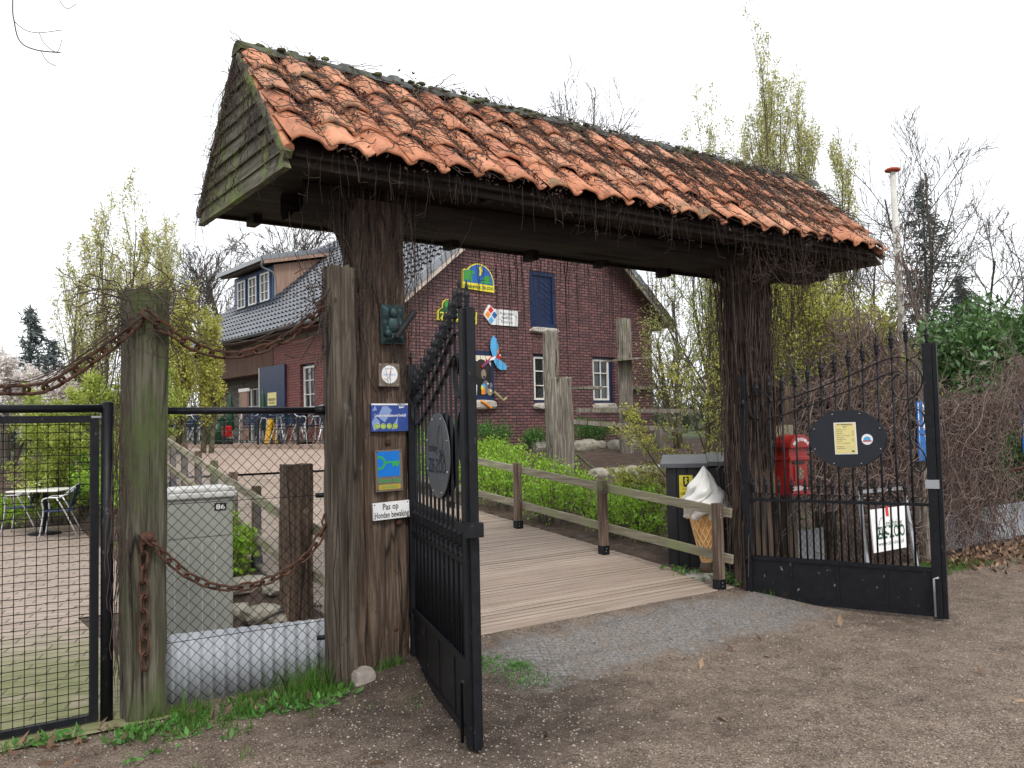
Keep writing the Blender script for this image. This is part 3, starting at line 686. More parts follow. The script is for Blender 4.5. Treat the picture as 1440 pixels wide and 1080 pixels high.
for i in range(330):        # fringe above the ridge
    u = U_(.2, RU1); u = RU0 + (RU1 - RU0) * rnd.random() ** .6; P = []; q = Vector((u, RV + U_(-.06, .06), RZ + .1)); d = Vector((U_(-1, 1), U_(-.4, .4), U_(.1, .5)))
    for k in range(rnd.randint(5, 12)): P.append(q.copy()); d = (d + Vector((U_(-.5, .5), U_(-.3, .3), U_(-.4, .3)))).normalized(); d.z = min(d.z, (RZ + .17 - q.z) * 4); q = q + d * .03; q.z = max(q.z, RZ + .08)
    m.tube(P, U_(.0015, .003), 3, cap=False)
m.build('stems_over_roof', 'vine_stem', VN)
m = MB()
def strand(m, p, L, r, sway=.02, fork=.3, st=.04, curl=0.):
    P = [p.copy()]; q = p.copy(); d = Vector((U_(-.3, .3), U_(-.3, .3), -1)); k = int(L / st) + 2
    for i in range(k):
        d = (d + Vector((U_(-sway, sway), U_(-sway, sway), -.08 + curl * i / k)) * 4).normalized(); q = q + d * st; P.append(q.copy())
        if rnd.random() < fork * .3: 
            e = Vector((U_(-1, 1), U_(-1, 1), U_(-.6, .3))).normalized(); m.tube([q, q + e * U_(.02, .05), q + e * U_(.05, .09) + Vector((0, 0, U_(-.03, .02)))], r * .6, 3, cap=False)
    m.tube(P, [r * (1 - .5 * i / len(P)) for i in range(len(P))], 3, cap=False)
for i in range(170):         # front eave fringe
    u = RU0 + (RU1 - RU0) * rnd.random() ** .75; strand(m, Vector((u, EV0 - .03 + U_(-.02, .06), EZ + .03)), U_(.04, .32) * (1.5 if u > 3 else .8), U_(.0012, .0024), .06, .8)
for i in range(165):         # from the back eave, long straight strands over the opening
    u = U_(.5, 4.6); strand(m, Vector((u, EV1 + U_(-.15, .05), EZ)), (U_(.1, .5) if rnd.random() < .45 else U_(.4, 1.35)), U_(.0018, .0042), .016, .45)
for i in range(70):         # stems creeping over the boarded gable
    q = rnd.random() ** .7; hw2 = (RV - EV0) * q; y = RV + U_(-hw2, hw2 * 1.0); z = RZ - (RZ - EZ) * q; P = []; a = U_(0, 2 * PI)
    for k in range(rnd.randint(8, 30)):
        P.append((RU0 - .055 + U_(-.012, .004), y, z)); a += U_(-.5, .5); y += .03 * math.cos(a); z += .03 * math.sin(a)
        hw2 = (RV - EV0) * (RZ + .04 - z) / (RZ - EZ)
        if z < EZ - .08 or abs(y - RV) > hw2 + .03: break
    if len(P) > 3: m.tube(P, U_(.0014, .0034), 3, cap=False)
for i in range(120):         # gable edge left
    q = rnd.random(); y = RV + (EV1 - RV) * q if rnd.random() < .7 else RV - (RV - EV0) * q; strand(m, Vector((RU0 - .06, y, RZ - (RZ - EZ) * q)), U_(.04, .4), U_(.0012, .0028), .09, .9)
for i in range(110):         # tangle at right end
    strand(m, Vector((U_(3.3, 5.1), U_(EV0, -.1), EZ + U_(-.03, .05))), U_(.2, .7), U_(.002, .004), .08, .8, curl=.2)
for i in range(36):
    u = U_(-.6, .0); strand(m, Vector((u, -.06 + U_(-.08, .02), 3.2)), U_(.2, 1.3), U_(.0015, .003), .02, .4)
m.build('hanging_stems', 'vine_stem', VN)
P = []                        # withered clumps caught in the troughs
for i in range(560):
    u = U_(RU0, RU1); t = rnd.random() ** 1.4
    if rnd.random() > dens(u) * 1.0: continue
    s = U_(.03, .10)
    for k in range(rnd.randint(12, 60)): q = roofpt(u + rnd.gauss(0, s * .5), t + rnd.gauss(0, s * 1.1), -1, U_(.0, .045)); P.append(tuple(q))
build_leaves('withered_leaves', P, .028, 'dead_leaf_dark', VN, up=.2)
m = MB()
for i in range(200):
    u = RU0 + (RU1 - RU0) * rnd.random() ** .8; m.ball((u, RV + U_(-.12, .02), RZ + .075 + U_(-.03, .02)), U_(.008, .022), 6, 4, (2.0, 1.3, .7), .35)
tag(m.build('moss_cushions', 'moss', VN), kind='stuff')

# vines clothing the right posts
VR = thing('climbing_vine', 'dense brown shaggy vine wrapped round the right gateway post', 'vine', GF, (3.6, 0, 0))
m = MB()
def wrap(m, cnt, x0, x1, y0, y1, z0, z1, rr, sw=.02, off=.03):
    for i in range(cnt):
        side = rnd.random(); x = U_(x0, x1); y = y0 - off * rnd.random()
        if side < .3: x = x0 - off * rnd.random() * 1.4; y = U_(y0, y1)
        elif side < .4: x = x1 + off * rnd.random(); y = U_(y0, y1)
        elif side < .45: y = y1 + off * rnd.random()
        z = U_(z0, z1); P = []; dx = U_(-.2, .2); L = rnd.randint(8, 30); s = 1 if rnd.random() < .7 else -1
        for k in range(L):
            P.append((x, y, z)); dx += U_(-.35, .35) * sw * 30; dx *= .9; x += dx * .02; y += U_(-.005, .004); z += s * .045
            if z > z1 or z < z0 - .05: break
        if len(P) > 2: m.tube(P, U_(*rr), 3, cap=False)
wrap(m, 420, 3.44, 3.83, 0, .22, 1.2, 3.2, (.002, .0075), .02, .06)
wrap(m, 90, 3.43, 3.50, 0, .22, 0, 1.8, (.002, .006), .02, .03)
wrap(m, 200, 3.82, 4.02, .28, .5, .9, 3.1, (.002, .007), .03, .06)
for i in range(170):
    strand(m, Vector((U_(3.2, 4.6), U_(-.05, .4), U_(2.6, 3.2))), U_(.3, 1.7), U_(.0015, .0035), .05, .7)
m.build('stems', 'vine_stem', VR)
VL = thing('climbing_vine', 'thin bare vine tendrils clinging to the left gateway post', 'vine', GF, (-.2, 0, 0))
m = MB()
wrap(m, 210, -.41, -.01, 0, .2, 1.8, 3.15, (.0010, .0028), .06, .03)
wrap(m, 60, -.56, -.40, -.05, .1, 2.1, 2.75, (.0012, .003), .08, .05)
for i in range(40):
    q = Vector((-.60 + U_(-.05, .06), -.02, U_(2.1, 2.6))); d = Vector((U_(-1, .2), U_(-.4, .4), U_(-.3, .8))).normalized(); P = []
    for k in range(rnd.randint(5, 12)): P.append(q.copy()); d = (d + Vector((U_(-.5, .5), U_(-.4, .4), U_(-.5, .3)))).normalized(); q = q + d * .035
    m.tube(P, U_(.0015, .004), 3, cap=False)
m.build('stems', 'vine_stem', VL)

# ------------------------------------------------------------------ fence posts
def post(label, x0, x1, y0, y1, z1, mat, seed, cat='post', name='wooden_post', frame=GF, amp=.012, z0=-.1, top=.03, group=None):
    c = ((x0 + x1) / 2, (y0 + y1) / 2, max(0, z0)); return tag(MB().timber(x0, x1, y0, y1, z0, z1, amp, 32, 44, seed=seed, top=top).build(name, mat, None, frame, c), label, cat, group)
post('weathered timber post directly left of the gateway post, topped at chain height', -.625, -.455, -.13, .08, 2.66, 'grey_old_timber', 12)
post('mossy square timber post between the mesh gate and the chain-link panel', -1.80, -1.565, .06, .28, 2.45, 'mossy_timber', 21)

# ------------------------------------------------------------------ gate leaves
def ctube(m, pts, r, n=6, sub=6):
    P = [Vector(p) for p in pts]; out = []
    for i in range(len(P) - 1):
        a, b, c, d = P[max(i - 1, 0)], P[i], P[i + 1], P[min(i + 2, len(P) - 1)]
        for k in range(sub):
            t = k / sub; out.append(.5 * ((2 * b) + (c - a) * t + (2 * a - 5 * b + 4 * c - d) * t * t + (3 * b - a - 3 * c + d) * t ** 3))
    out.append(P[-1]); m.tube(out, r, n)
def finial(m, x, z, s=1.):
    for k, (r, h) in enumerate(((.010, 0), (.017, .012), (.010, .026), (.019, .040), (.013, .052), (.020, .066), (.006, .10), (.002, .135))):
        pass
    m.lathe([(.008 * s, 0), (.018 * s, .010 * s), (.010 * s, .022 * s), (.020 * s, .034 * s), (.012 * s, .048 * s), (.021 * s, .062 * s), (.019 * s, .072 * s), (.007 * s, .092 * s), (.011 * s, .102 * s), (.0015, .150 * s)], (x, 0, z), 8)
def gate_leaf(label, frame, poster):
    global LATCH
    T = thing('gate_leaf', label, 'gate', frame, (0, 0, 0))
    B = lambda mb, nm, mt='iron_black', p=None, **k: mb.build(nm, mt, p or T, **k)
    B(MB().box(-.03, .035, -.03, .03, .0, 2.05), 'hinge_post', bev=.003)
    B(MB().box(1.515, 1.585, -.035, .035, .02, 2.22), 'lock_post', bev=.003)
    B(MB().box(1.588, 1.62, -.018, .018, .02, 2.22), 'closing_strip', bev=.002)
    m = MB(); finial(m, 1.55, 2.22, 1.); B(m, 'finial')
    m = MB(); finial(m, .0, 2.05, .7); B(m, 'finial')
    B(MB().box(.035, 1.515, -.016, .016, .03, .075), 'bottom_rail')
    B(MB().box(.035, 1.515, -.018, .018, .385, .42), 'kick_rail')
    B(MB().box(.035, 1.515, -.006, .006, .075, .385), 'kick_panel', 'iron_plate')
    for x in (.384, .778, 1.167): B(MB().box(x - .014, x + .014, -.013, .013, .075, .385), 'panel_rib')
    B(MB().box(.035, 1.515, -.012, .012, .905, .93), 'middle_rail')
    def r1(s): return 1.755 + .15 * ((s - .15) / 1.1) + .225 * ((s - .15) / 1.1) ** 1.35
    zt = lambda s: 1.90 + .36 * ((s - .12) / 1.28) ** 1.5 if s > .12 else 1.90
    for i in range(12):
        s = .125 + i * .1155
        if s > 1.45: break
        top = (1.86 + .40 * ((s - .125) / 1.27) ** 1.25); bar = MB().tube([(s, 0, .42), (s, 0, top)], .0088, 6)
        bo = B(bar, 'bar'); m = MB(); finial(m, s, top - .02, 1.2); B(m, 'finial', p=bo)
    for i in range(12):
        s = .125 - .0577 + i * .1155
        if s > 1.50: break
        bo = B(MB().tube([(s, 0, .42), (s, 0, 1.0)], .0082, 6), 'short_bar'); m = MB(); finial(m, s, .985, 1.); B(m, 'finial', p=bo)
    m = MB()
    for i in range(25):
        s = .067 + i * .0577
        if s > 1.46: break
        for sg in (-1, 1):
            P = []
            for k in range(12):
                t = k / 11; rr = .024 * (1 - .55 * t); th = -PI / 2 + t * 1.65 * PI * 1.0
                P.append((s + sg * (.025 - rr * math.cos(th) * 1) if False else s + sg * (.004 + .024 + rr * math.cos(th)), 0, .933 + .026 + rr * math.sin(th)))
            if i % 2 == 0: m.tube(P, .0042, 4)
    B(m, 'ring_scrolls')
    m = MB(); m.strip([(x, 0, z) for x, z in ((.165, 1.765), (.215, 1.765), (.255, 1.80), (.21, 1.865), (.12, 1.895), (.05, 1.83), (.045, 1.73), (.10, 1.65), (.20, 1.64), (.339, 1.665), (.656, 1.765), (.891, 1.85), (1.096, 1.925), (1.25, 1.99), (1.34, 2.0), (1.388, 1.955), (1.375, 1.905), (1.345, 1.90))], .014, .0045)
    B(m, 'lower_arch_rail')
    m = MB(); m.strip([(x, 0, z) for x, z in ((.24, 1.785), (.40, 1.81), (.589, 1.864), (.942, 1.99), (1.15, 2.075), (1.30, 2.12), (1.42, 2.09), (1.495, 1.99), (1.495, 1.87), (1.42, 1.78), (1.34, 1.775), (1.285, 1.84), (1.28, 1.93), (1.33, 1.985))], .014, .0045)
    B(m, 'upper_arch_rail')
    m = MB(); m.strip([(x, 0, z) for x, z in ((1.44, 1.575), (1.48, 1.55), (1.507, 1.59), (1.495, 1.66), (1.43, 1.695), (1.36, 1.65), (1.335, 1.571), (1.357, 1.492), (1.42, 1.42), (1.49, 1.34), (1.508, 1.24), (1.47, 1.18), (1.425, 1.20), (1.425, 1.255), (1.46, 1.262))], .014, .004)
    B(m, 's_scroll'); m = MB(); m.strip([(x, 0, z) for x, z in ((1.42, 2.10), (1.48, 2.13), (1.50, 2.19), (1.46, 2.215), (1.435, 2.18), (1.455, 2.16))], .010, .0035)
    B(m, 'top_scroll')
    m = MB(); pts = circ(.902, 1.455, .312, .245, 48)
    pl = B(MB().prism(pts, (0, -.020, 0), (1, 0, 0), (0, 0, 1), (0, -1, 0), .006), 'oval_plaque', 'plaque_dark' if poster else 'plaque_grey')
    pb = B(MB().prism(circ(.902, 1.455, .312, .245, 48), (0, .022, 0), (1, 0, 0), (0, 0, 1), (0, 1, 0), .006), 'oval_plaque', 'plaque_dark')
    m = MB()
    for k in range(8): a = 2 * PI * (k + .5) / 8; m.ball((.902 + .29 * math.cos(a), -.028, 1.455 + .226 * math.sin(a)), .006, 6, 4)
    B(m, 'screws', 'galvanised', pl)
    if not poster: B(MB().box(1.40, 1.66, -.05, -.036, 1.085, 1.125), 'latch'); B(MB().box(1.62, 1.69, -.055, .03, 1.07, 1.14), 'latch_keeper')
    else: B(MB().box(1.50, 1.60, -.045, .045, 1.05, 1.12), 'latch', 'galvanised')
    bo = B(MB().tube([(1.535, -.06, .04), (1.535, -.06, .34), (1.57, -.06, .35)], .009, 6), 'drop_bolt', 'galvanised' if poster else 'iron_black')
    for z in (.35, 1.75): B(MB().lathe([(.04, 0), (.04, .07)], (-.005, 0, z), 10), 'hinge')
    return T, pl
def lframe(o, ang, flip): return GF @ Matrix.Translation(o) @ Matrix.Rotation(ang, 4, 'Z')
LR, plR = gate_leaf('black wrought-iron gate leaf with a yellow price list on its oval plate', lframe((GW_, 0, 0), -1.2427, 0), True)
LL, plL = gate_leaf('black wrought-iron gate leaf with a plain grey lettered oval plate, seen nearly edge on', lframe((0, 0, 0), -1.8931, 0), False)
ax, az = (1, 0, 0), (0, 0, 1)
def deco(par, pts, o, mat, d=.0012, name='print'): return MB().prism(pts, o, ax, az, (0, -1, 0), d).build(name, mat, par)
Y0 = -.0262
po = deco(plR, [(.799, 1.592), (.804, 1.323), (.987, 1.326), (.979, 1.594)][::1], (0, Y0, 0), 'ink_white', .002, 'price_list')
deco(po, [(.806, 1.586), (.811, 1.330), (.980, 1.332), (.972, 1.587)], (0, Y0 - .002, 0), 'ink_pale_yellow', .001, 'sheet')
yy = Y0 - .0036
lettering('ENTREEPRIJZEN', po, 'ink_black', (.890, yy, 1.570), ax, az, .016, .125, bold=.02)
lettering('2019', po, 'ink_black', (.890, yy, 1.550), ax, az, .016, bold=.02)
for k, (a, z) in enumerate((('Kinderen t/m 12 jaar', 1.530), ('2 t/m 12 jaar', 1.514), ('Volwassenen', 1.498), ('Groepen vanaf 15 personen', 1.480), ('Abonnementen', 1.462), ('Gezinsabonnement', 1.447), ('Persoonlijk', 1.432), ('Honden zijn niet toegestaan', 1.415), ('Openingstijden', 1.388), ('Dagelijks geopend', 1.372))):
    lettering(a, po, 'ink_maroon' if k in (0, 4, 8) else 'ink_black', (.820, yy, z), ax, az, .0125, align='LEFT', squash=.8)
for a, z in (('8,00', 1.514), ('9,50', 1.498), ('7,00', 1.482), ('25,00', 1.447), ('75,00', 1.432)): lettering(a, po, 'ink_black', (.955, yy, z), ax, az, .0125, squash=.8)
deco(po, circ(.953, 1.345, .013, .013, 16)[:9], (0, yy, 0), 'ink_dark_green')
st = deco(plR, circ(1.067, 1.448, .045, .045, 28), (0, Y0, 0), 'ink_white', .002, 'round_sticker')
deco(st, circ(1.067, 1.450, .028, .022, 20)[:11], (0, Y0 - .003, 0), 'ink_sky'); deco(st, rect(1.040, 1.094, 1.440, 1.453), (0, Y0 - .003, 0), 'ink_sky'); deco(st, rect(1.033, 1.101, 1.430, 1.439), (0, Y0 - .003, 0), 'ink_red')
# left leaf: cut lettering on the plate, facing the camera side
def mirror_letters(): pass
lettering('stichting', plL, 'ink_black', (.79, Y0 - .001, 1.475), ax, az, .07, .24)
lettering('ZIE-ZOO', plL, 'ink_black', (.90, Y0 - .001, 1.355), ax, az, .115, .46, bold=.015)
m = MB(); ctube(m, [(x, Y0 - .001, z) for x, z in ((.98, 1.47), (.94, 1.50), (.935, 1.56), (.97, 1.62), (1.02, 1.62), (1.05, 1.56), (1.045, 1.50), (1.01, 1.48))], .0016, 4); m.build('engraving', 'ink_black', plL)
m = MB()
for x, z in ((1.0, 1.47), (1.03, 1.45), (1.06, 1.47), (.98, 1.44), (1.09, 1.44)): m.prism(circ(x, z, .014, .018, 8), (0, Y0 - .001, 0), ax, az, (0, -1, 0), .001)
m.build('engraving', 'ink_black', plL)
# ------------------------------------------------------------------ signs on the left post
def board(name, label, cat, x0, x1, z0, z1, mat, tilt=0, d=.006, y=-.022, frame=GF, screws='rust', group=None, bev=0):
    c = ((x0 + x1) / 2, y, (z0 + z1) / 2); o = MB().box(x0, x1, y - d, y + .01, z0, z1).build(name, mat, None, frame, c, bev)
    o.matrix_world = o.matrix_world @ Matrix.Rotation(tilt, 4, 'Y'); tag(o, label, cat, group)
    if screws:
        m = MB()
        for x in (x0 + .012, x1 - .012):
            for z in (z0 + .012, z1 - .012): m.ball((x, y - d, z), .005, 6, 4, (1, .5, 1))
        m.build('screws', screws, o)
    return o
s = board('warning_sign', 'white enamel sign reading Pas op Honden bewaking, lowest on the left post', 'sign', -.312, -.045, 1.075 - .052, 1.075 + .06, 'ink_white', -.03)
lettering('Pas op', s, 'ink_black', (-.185, -.0295, 1.087), ax, az, .058, .115, bold=.01)
lettering('Honden bewaking', s, 'ink_black', (-.178, -.0295, 1.034), ax, az, .058, .252, bold=.01)
s = board('eco_sign', 'clear plate with a green key on a blue square above a yellow strip', 'sign', -.292, -.092, 1.205, 1.478, 'transparent_plate', -.02, screws='navy_paint')
def dk(p, mat, pts, y=-.0285, d=.001, name='print'): return MB().prism(pts, (0, y, 0), ax, az, (0, -1, 0), d).build(name, mat, p)
dk(s, 'key_blue', rect(-.277, -.113, 1.302, 1.468))
ring = [(-.254 + .045 * math.cos(a), 1.396 + .045 * math.sin(a)) for a in [(-1.15 + 2.3 * i / 14) + 0 for i in range(15)]]
m = MB(); q = 16
for i in range(q):
    a0, a1 = -1.95 + 3.9 * i / q, -1.95 + 3.9 * (i + 1) / q; c = (-.262, 1.395)
    m.prism([(c[0] + r * math.cos(a), c[1] + r * math.sin(a)) for r, a in ((.030, a0), (.046, a0), (.046, a1), (.030, a1))], (0, -.0297, 0), ax, az, (0, -1, 0), .001)
m.prism(rect(-.222, -.115, 1.388, 1.402), (0, -.0297, 0), ax, az, (0, -1, 0), .001)
m.prism([(-.168, 1.388), (-.168, 1.366), (-.158, 1.362), (-.152, 1.374), (-.142, 1.374), (-.137, 1.364), (-.126, 1.366), (-.124, 1.376), (-.115, 1.380), (-.115, 1.388)], (0, -.0297, 0), ax, az, (0, -1, 0), .001)
m.build('key_emblem', 'key_green', s)
lettering('Green Key', s, 'key_green', (-.19, -.0297, 1.263), ax, az, .042, .165, bold=.015)
dk(s, 'gold', rect(-.272, -.11, 1.218, 1.250)); lettering('2018 GOLD', s, 'key_green', (-.19, -.031, 1.225), ax, az, .024, .115, bold=.01)
s = board('rating_sign', 'blue photographic sign with four round green badges under white lettering', 'sign', -.317, -.044, 1.600, 1.785, 'photo_blue', -.0)
dk(s, 'ink_white', rect(-.316, -.045, 1.773, 1.784))
m = MB()
for pts in ([(-.27, 1.70), (-.235, 1.765), (-.20, 1.768), (-.165, 1.74), (-.19, 1.70), (-.22, 1.66), (-.25, 1.68)], [(-.315, 1.66), (-.29, 1.70), (-.26, 1.67), (-.25, 1.63), (-.30, 1.605)], [(-.15, 1.65), (-.12, 1.70), (-.13, 1.62), (-.17, 1.61)], [(-.31, 1.735), (-.29, 1.77), (-.275, 1.74)]):
    m.prism(pts, (0, -.0282, 0), ax, az, (0, -1, 0), .0006)
m.build('print', 'photo_light', s)
lettering('Leisure recreatieoord bedrijf', s, 'ink_white', (-.178, -.0300, 1.697), ax, az, .026, .232, bold=.02)
dk(s, 'ink_white', [(-.112, 1.784), (-.112, 1.752), (-.075, 1.757), (-.064, 1.784)], -.0285); lettering('biz', s, 'ink_blue', (-.088, -.0305, 1.762), ax, az, .022, .034, bold=.02)
for i in range(4):
    x = -.276 + i * .0445; b = dk(s, 'badge', circ(x, 1.634, .019, .019, 20)); m = MB(); m.tube([(x + .013 * math.cos(a), -.031, 1.634 + .013 * math.sin(a)) for a in [2 * PI * k / 12 for k in range(12)]], .0012, 4, closed=True); m.build('print', 'ink_green', b)
s = board('round_sign', 'small square plate with a round white sticker, just above the blue sign', 'sign', -.258, -.105, 1.898, 2.052, 'transparent_plate', 0, screws='galvanised')
dk(s, 'ink_white', circ(-.18, 1.978, .060, .060, 32)); lettering('keurmerk', s, 'ink_sky', (-.18, -.0302, 1.97), ax, az, .024, .09)
m = MB(); m.tube([(-.175, -.031, 1.945), (-.186, -.031, 1.952), (-.170, -.031, 2.005)], .0022, 4); m.build('print', 'ink_red', s)
lettering('toerisme', s, 'ink_grey', (-.18, -.0302, 2.012), ax, az, .016, .06)
# green fountain-like bronze relief with a pipe
T = thing('relief_plaque', 'green bronze relief plaque with a slanting open pipe, high on the left post', 'plaque', GF, (-.17, -.03, 2.30))
m = MB()
V = []; nx, nz = 22, 30
for j in range(nz + 1):
    for i in range(nx + 1):
        x = -.235 + .165 * i / nx; z = 2.185 + .26 * j / nz; e = min(i, nx - i, j, nz - j) / 4
        f = (mnoise.noise((x * 22, z * 22, 3)) * .5 + .5) * .045 + (mnoise.noise((x * 50, z * 50, 5))) * .012
        dent = max(0, 1 - math.hypot((x + .175) / .05, (z - 2.36) / .07)) * .0
        V.append((x, -.025 - min(1, e) * (.02 + f), z))
m.add(V, [(j * (nx + 1) + i, j * (nx + 1) + i + 1, (j + 1) * (nx + 1) + i + 1, (j + 1) * (nx + 1) + i) for j in range(nz) for i in range(nx)], True)
m.box(-.235, -.07, -.03, .0, 2.185, 2.445); m.ball((-.17, -.07, 2.385), .038, 12, 9, (.9, .9, 1.1)); m.ball((-.165, -.06, 2.31), .048, 12, 9, (1, .7, 1.3)); m.ball((-.205, -.06, 2.25), .03, 10, 8)
m.build('relief', 'bronze_green', T)
m = MB(); P0 = Vector((-.145, -.07, 2.225)); P1 = Vector((-.035, -.13, 2.40)); m.tube([P0, P1], .021, 14, cap=False); m.tube([P1, P0], .016, 14, cap=False); m.build('pipe', 'kiosk_black', T)

# ------------------------------------------------------------------ chains
def chain(label, pts, link=.098, w=.030, r=.0085, y=None, mat='rust'):
    m = MB(); P = [Vector(p) for p in pts]; out = []
    for i in range(len(P) - 1):
        a, b, c, d = P[max(i - 1, 0)], P[i], P[i + 1], P[min(i + 2, len(P) - 1)]
        for k in range(24):
            t = k / 24; out.append(.5 * ((2 * b) + (c - a) * t + (2 * a - 5 * b + 4 * c - d) * t * t + (3 * b - a - 3 * c + d) * t ** 3))
    out.append(P[-1]); step = link - 4 * r + .012; acc = 0; nxt = 0; k = 0
    for i in range(1, len(out)):
        seg = (out[i] - out[i - 1]).length
        while acc + seg >= nxt:
            t = (nxt - acc) / seg; c = out[i - 1].lerp(out[i], t); d = (out[i] - out[i - 1]).normalized(); up = Vector((0, 1, 0)); s1 = d.cross(up).normalized(); s2 = d.cross(s1).normalized()
            ang = (PI / 4 if k % 2 else -PI / 4) + U_(-.25, .25); sd = s1 * math.cos(ang) + s2 * math.sin(ang); L = (link / 2 - w); ring = []
            for q in range(7): th = -PI / 2 + PI * q / 6; ring.append(c + d * (L + w * math.cos(th)) + sd * w * math.sin(th))
            for q in range(7): th = PI / 2 + PI * q / 6; ring.append(c + d * (-L + w * math.cos(th)) + sd * w * math.sin(th))
            m.tube(ring, r, 7, closed=True); nxt += step; k += 1
        acc += seg
    mid = P[len(P) // 2]
    return tag(m.build('chain', mat, None, GF, mid), label, 'chain')
CH = lambda l, y=.03: [tuple(gat(px, py, y)) for px, py in l]
chain('rusty chain sagging from the top of the mossy post towards the left picture edge', CH([(-60, 540), (0, 548), (60, 545), (100, 525), (150, 490), (190, 458), (204, 446)], .02), .115, .030, .0095)
chain('rusty chain looped between the tops of the mossy post and the gateway timbers', CH([(212, 446), (232, 462), (280, 490), (330, 499), (390, 482), (440, 447), (462, 422)], .0), .11, .028, .0085)
chain('rusty chain hanging in a low loop in front of the chain-link panel', CH([(208, 760), (232, 782), (270, 812), (320, 827), (380, 815), (430, 783), (452, 750), (460, 728)], .0), .085, .022, .0075)
chain('rusty chain end dangling straight down the face of the mossy post', CH([(203, 768), (202, 830), (203, 890), (203, 950)], .035), .10, .026, .008)
m = MB(); q = gat(206, 756, .02); m.obox(q, (.035, 0, .01), (0, .03, 0), (-.01, 0, .028)); m.tube([q, q + Vector((.05, -.02, -.02))], .012, 6); m.ball(q + Vector((0, -.02, 0)), .03, 8, 6, (1.2, .8, .9))
tag(m.build('chain_bracket', 'rust', None, GF, q, bev=.004), 'rusty lump of an iron bracket holding the chains on the mossy post', 'bracket')
VP = thing('climbing_vine', 'dry vine tangle crowning the mossy post and creeping along the upper chains', 'vine', GF, (-1.7, .15, 2.3))
m = MB()
for i in range(190):
    q = Vector((U_(-1.86, -1.5), U_(-.02, .32), U_(2.15, 2.47))); d = Vector((U_(-1, 1), U_(-.6, .3), U_(-.4, .6))).normalized(); P = []
    for k in range(rnd.randint(5, 18)): P.append(q.copy()); d = (d + Vector((U_(-.5, .5), U_(-.4, .4), U_(-.5, .35)))).normalized(); q = q + d * .035
    m.tube(P, U_(.0013, .0032), 3, cap=False)
for lst in ([(212, 440), (280, 480), (330, 490), (390, 473), (440, 437), (470, 400)], [(0, 545), (60, 540), (150, 485), (200, 450)]):
    for i in range(9):
        P = []; k0 = len(lst)
        for a, b2 in lst:
            q = gat(a, b2, -.02); q += Vector((U_(-.03, .03), U_(-.03, .03), U_(-.03, .05))); P.append(q)
        i0 = rnd.randint(0, k0 - 3); i1 = rnd.randint(i0 + 2, k0); Q = P[i0:i1 + 1]
        if len(Q) > 1: ctube(m, Q, U_(.0013, .0028), 3, 5)
for i in range(40):
    q = Vector((-1.83 + U_(-.03, .03), .03, U_(.9, 2.3))); P = []; x, z = q.x, q.z
    for k in range(14): P.append((x, q.y + U_(-.01, .01), z)); x += U_(-.012, .010); z -= .06
    m.tube([p for p in P if p[2] > .05][:14], U_(.0012, .003), 3, cap=False) if z > .1 or True else 0
m.build('stems', 'vine_stem', VP)

# ------------------------------------------------------------------ chain-link panel, corrugated sheet, mesh gate
def chainlink(T, p0, p1, z0f, z1, w=.034, h=.034, r=.0026, name='wire_mesh', mat='wire_black'):
    p0, p1 = Vector((*p0, 0)), Vector((*p1, 0)); d = p1 - p0; L = d.length; d.normalize(); nn = Vector((-d.y, d.x, 0)); m = MB(); k = int(L / w)
    for i in range(k):
        P = []; z = z0f; j = 0
        while z <= z1:
            ph = (j + i) % 2; s = (i + ph) * w; P.append(p0 + d * min(s, L) + nn * (.003 if ph else -.003) + Vector((0, 0, z))); z += h; j += 1
        m.tube(P, r, 3, cap=False, smooth=False)
    return m.build(name, mat, T)
T = thing('chainlink_panel', 'chain-link fence panel with a black top tube between the mossy post and the gateway', 'fence', GF, (-1.1, .2, 0))
chainlink(T, (-1.60, .14), (-.60, .10), .05, 1.74)
MB().tube([(-1.62, .14, 1.748), (-.60, .10, 1.745)], .021, 12).build('top_rail', 'iron_black', T)
for z in (1.2, .40): MB().tube([(-1.6, .135, z), (-.6, .095, z)], .002, 4).build('tension_wire', 'wire_black', T)
for z in (.30, 1.20, 1.745): MB().tube([(-.66, .09, z), (-.59, .06, z)], .016 if z < 1.7 else .03, 8).build('clamp', 'iron_black', T)
m = MB(); V = []; F = []; nx = 200
for i in range(nx + 1):
    t = i / nx; x = -1.60 + 1.06 * t; y = .26 - .04 * t + .011 * math.sin(2 * PI * x / .074)
    V += [(x, y, .0), (x, y, .425 - .04 * t)]
m.add(V, [(2 * i, 2 * i + 2, 2 * i + 3, 2 * i + 1) for i in range(nx)], True)
o = m.build('corrugated_sheet', 'corrugated', None, GF, (-1.07, .24, 0)); md = o.modifiers.new('s', 'SOLIDIFY'); md.thickness = .002
tag(o, 'pale corrugated metal sheet standing low behind the chain-link panel', 'metal sheet')
T = thing('mesh_gate', 'black square-mesh gate panel at the left picture edge', 'gate', GF, (-2.1, .2, 0))
MB().tube([(-1.868, .21, -.02), (-1.868, .21, 1.795)], .034, 14).ball((-1.868, .21, 1.79), .034, 12, 6, (1, 1, .5)).build('hinge_post', 'iron_black', T)
MB().tube([(-3.3, .25, 1.765), (-1.90, .21, 1.765)], .023, 12).build('top_rail', 'iron_black', T)
MB().box(-1.955, -1.912, .20, .24, .02, 1.71).box(-3.3, -1.955, .20, .24, 1.685, 1.71 + .015).box(-3.3, -1.955, .20, .24, .02, .055).build('frame', 'iron_black', T)
MB().box(-1.99, -1.89, .205, .235, 1.712, 1.722).build('hinge', 'galvanised', T)
m = MB(); x = -1.955
while x > -3.2: m.tube([(x, .215, .05), (x, .215, 1.69)], .0021, 4, cap=False); x -= .0535
z = .06
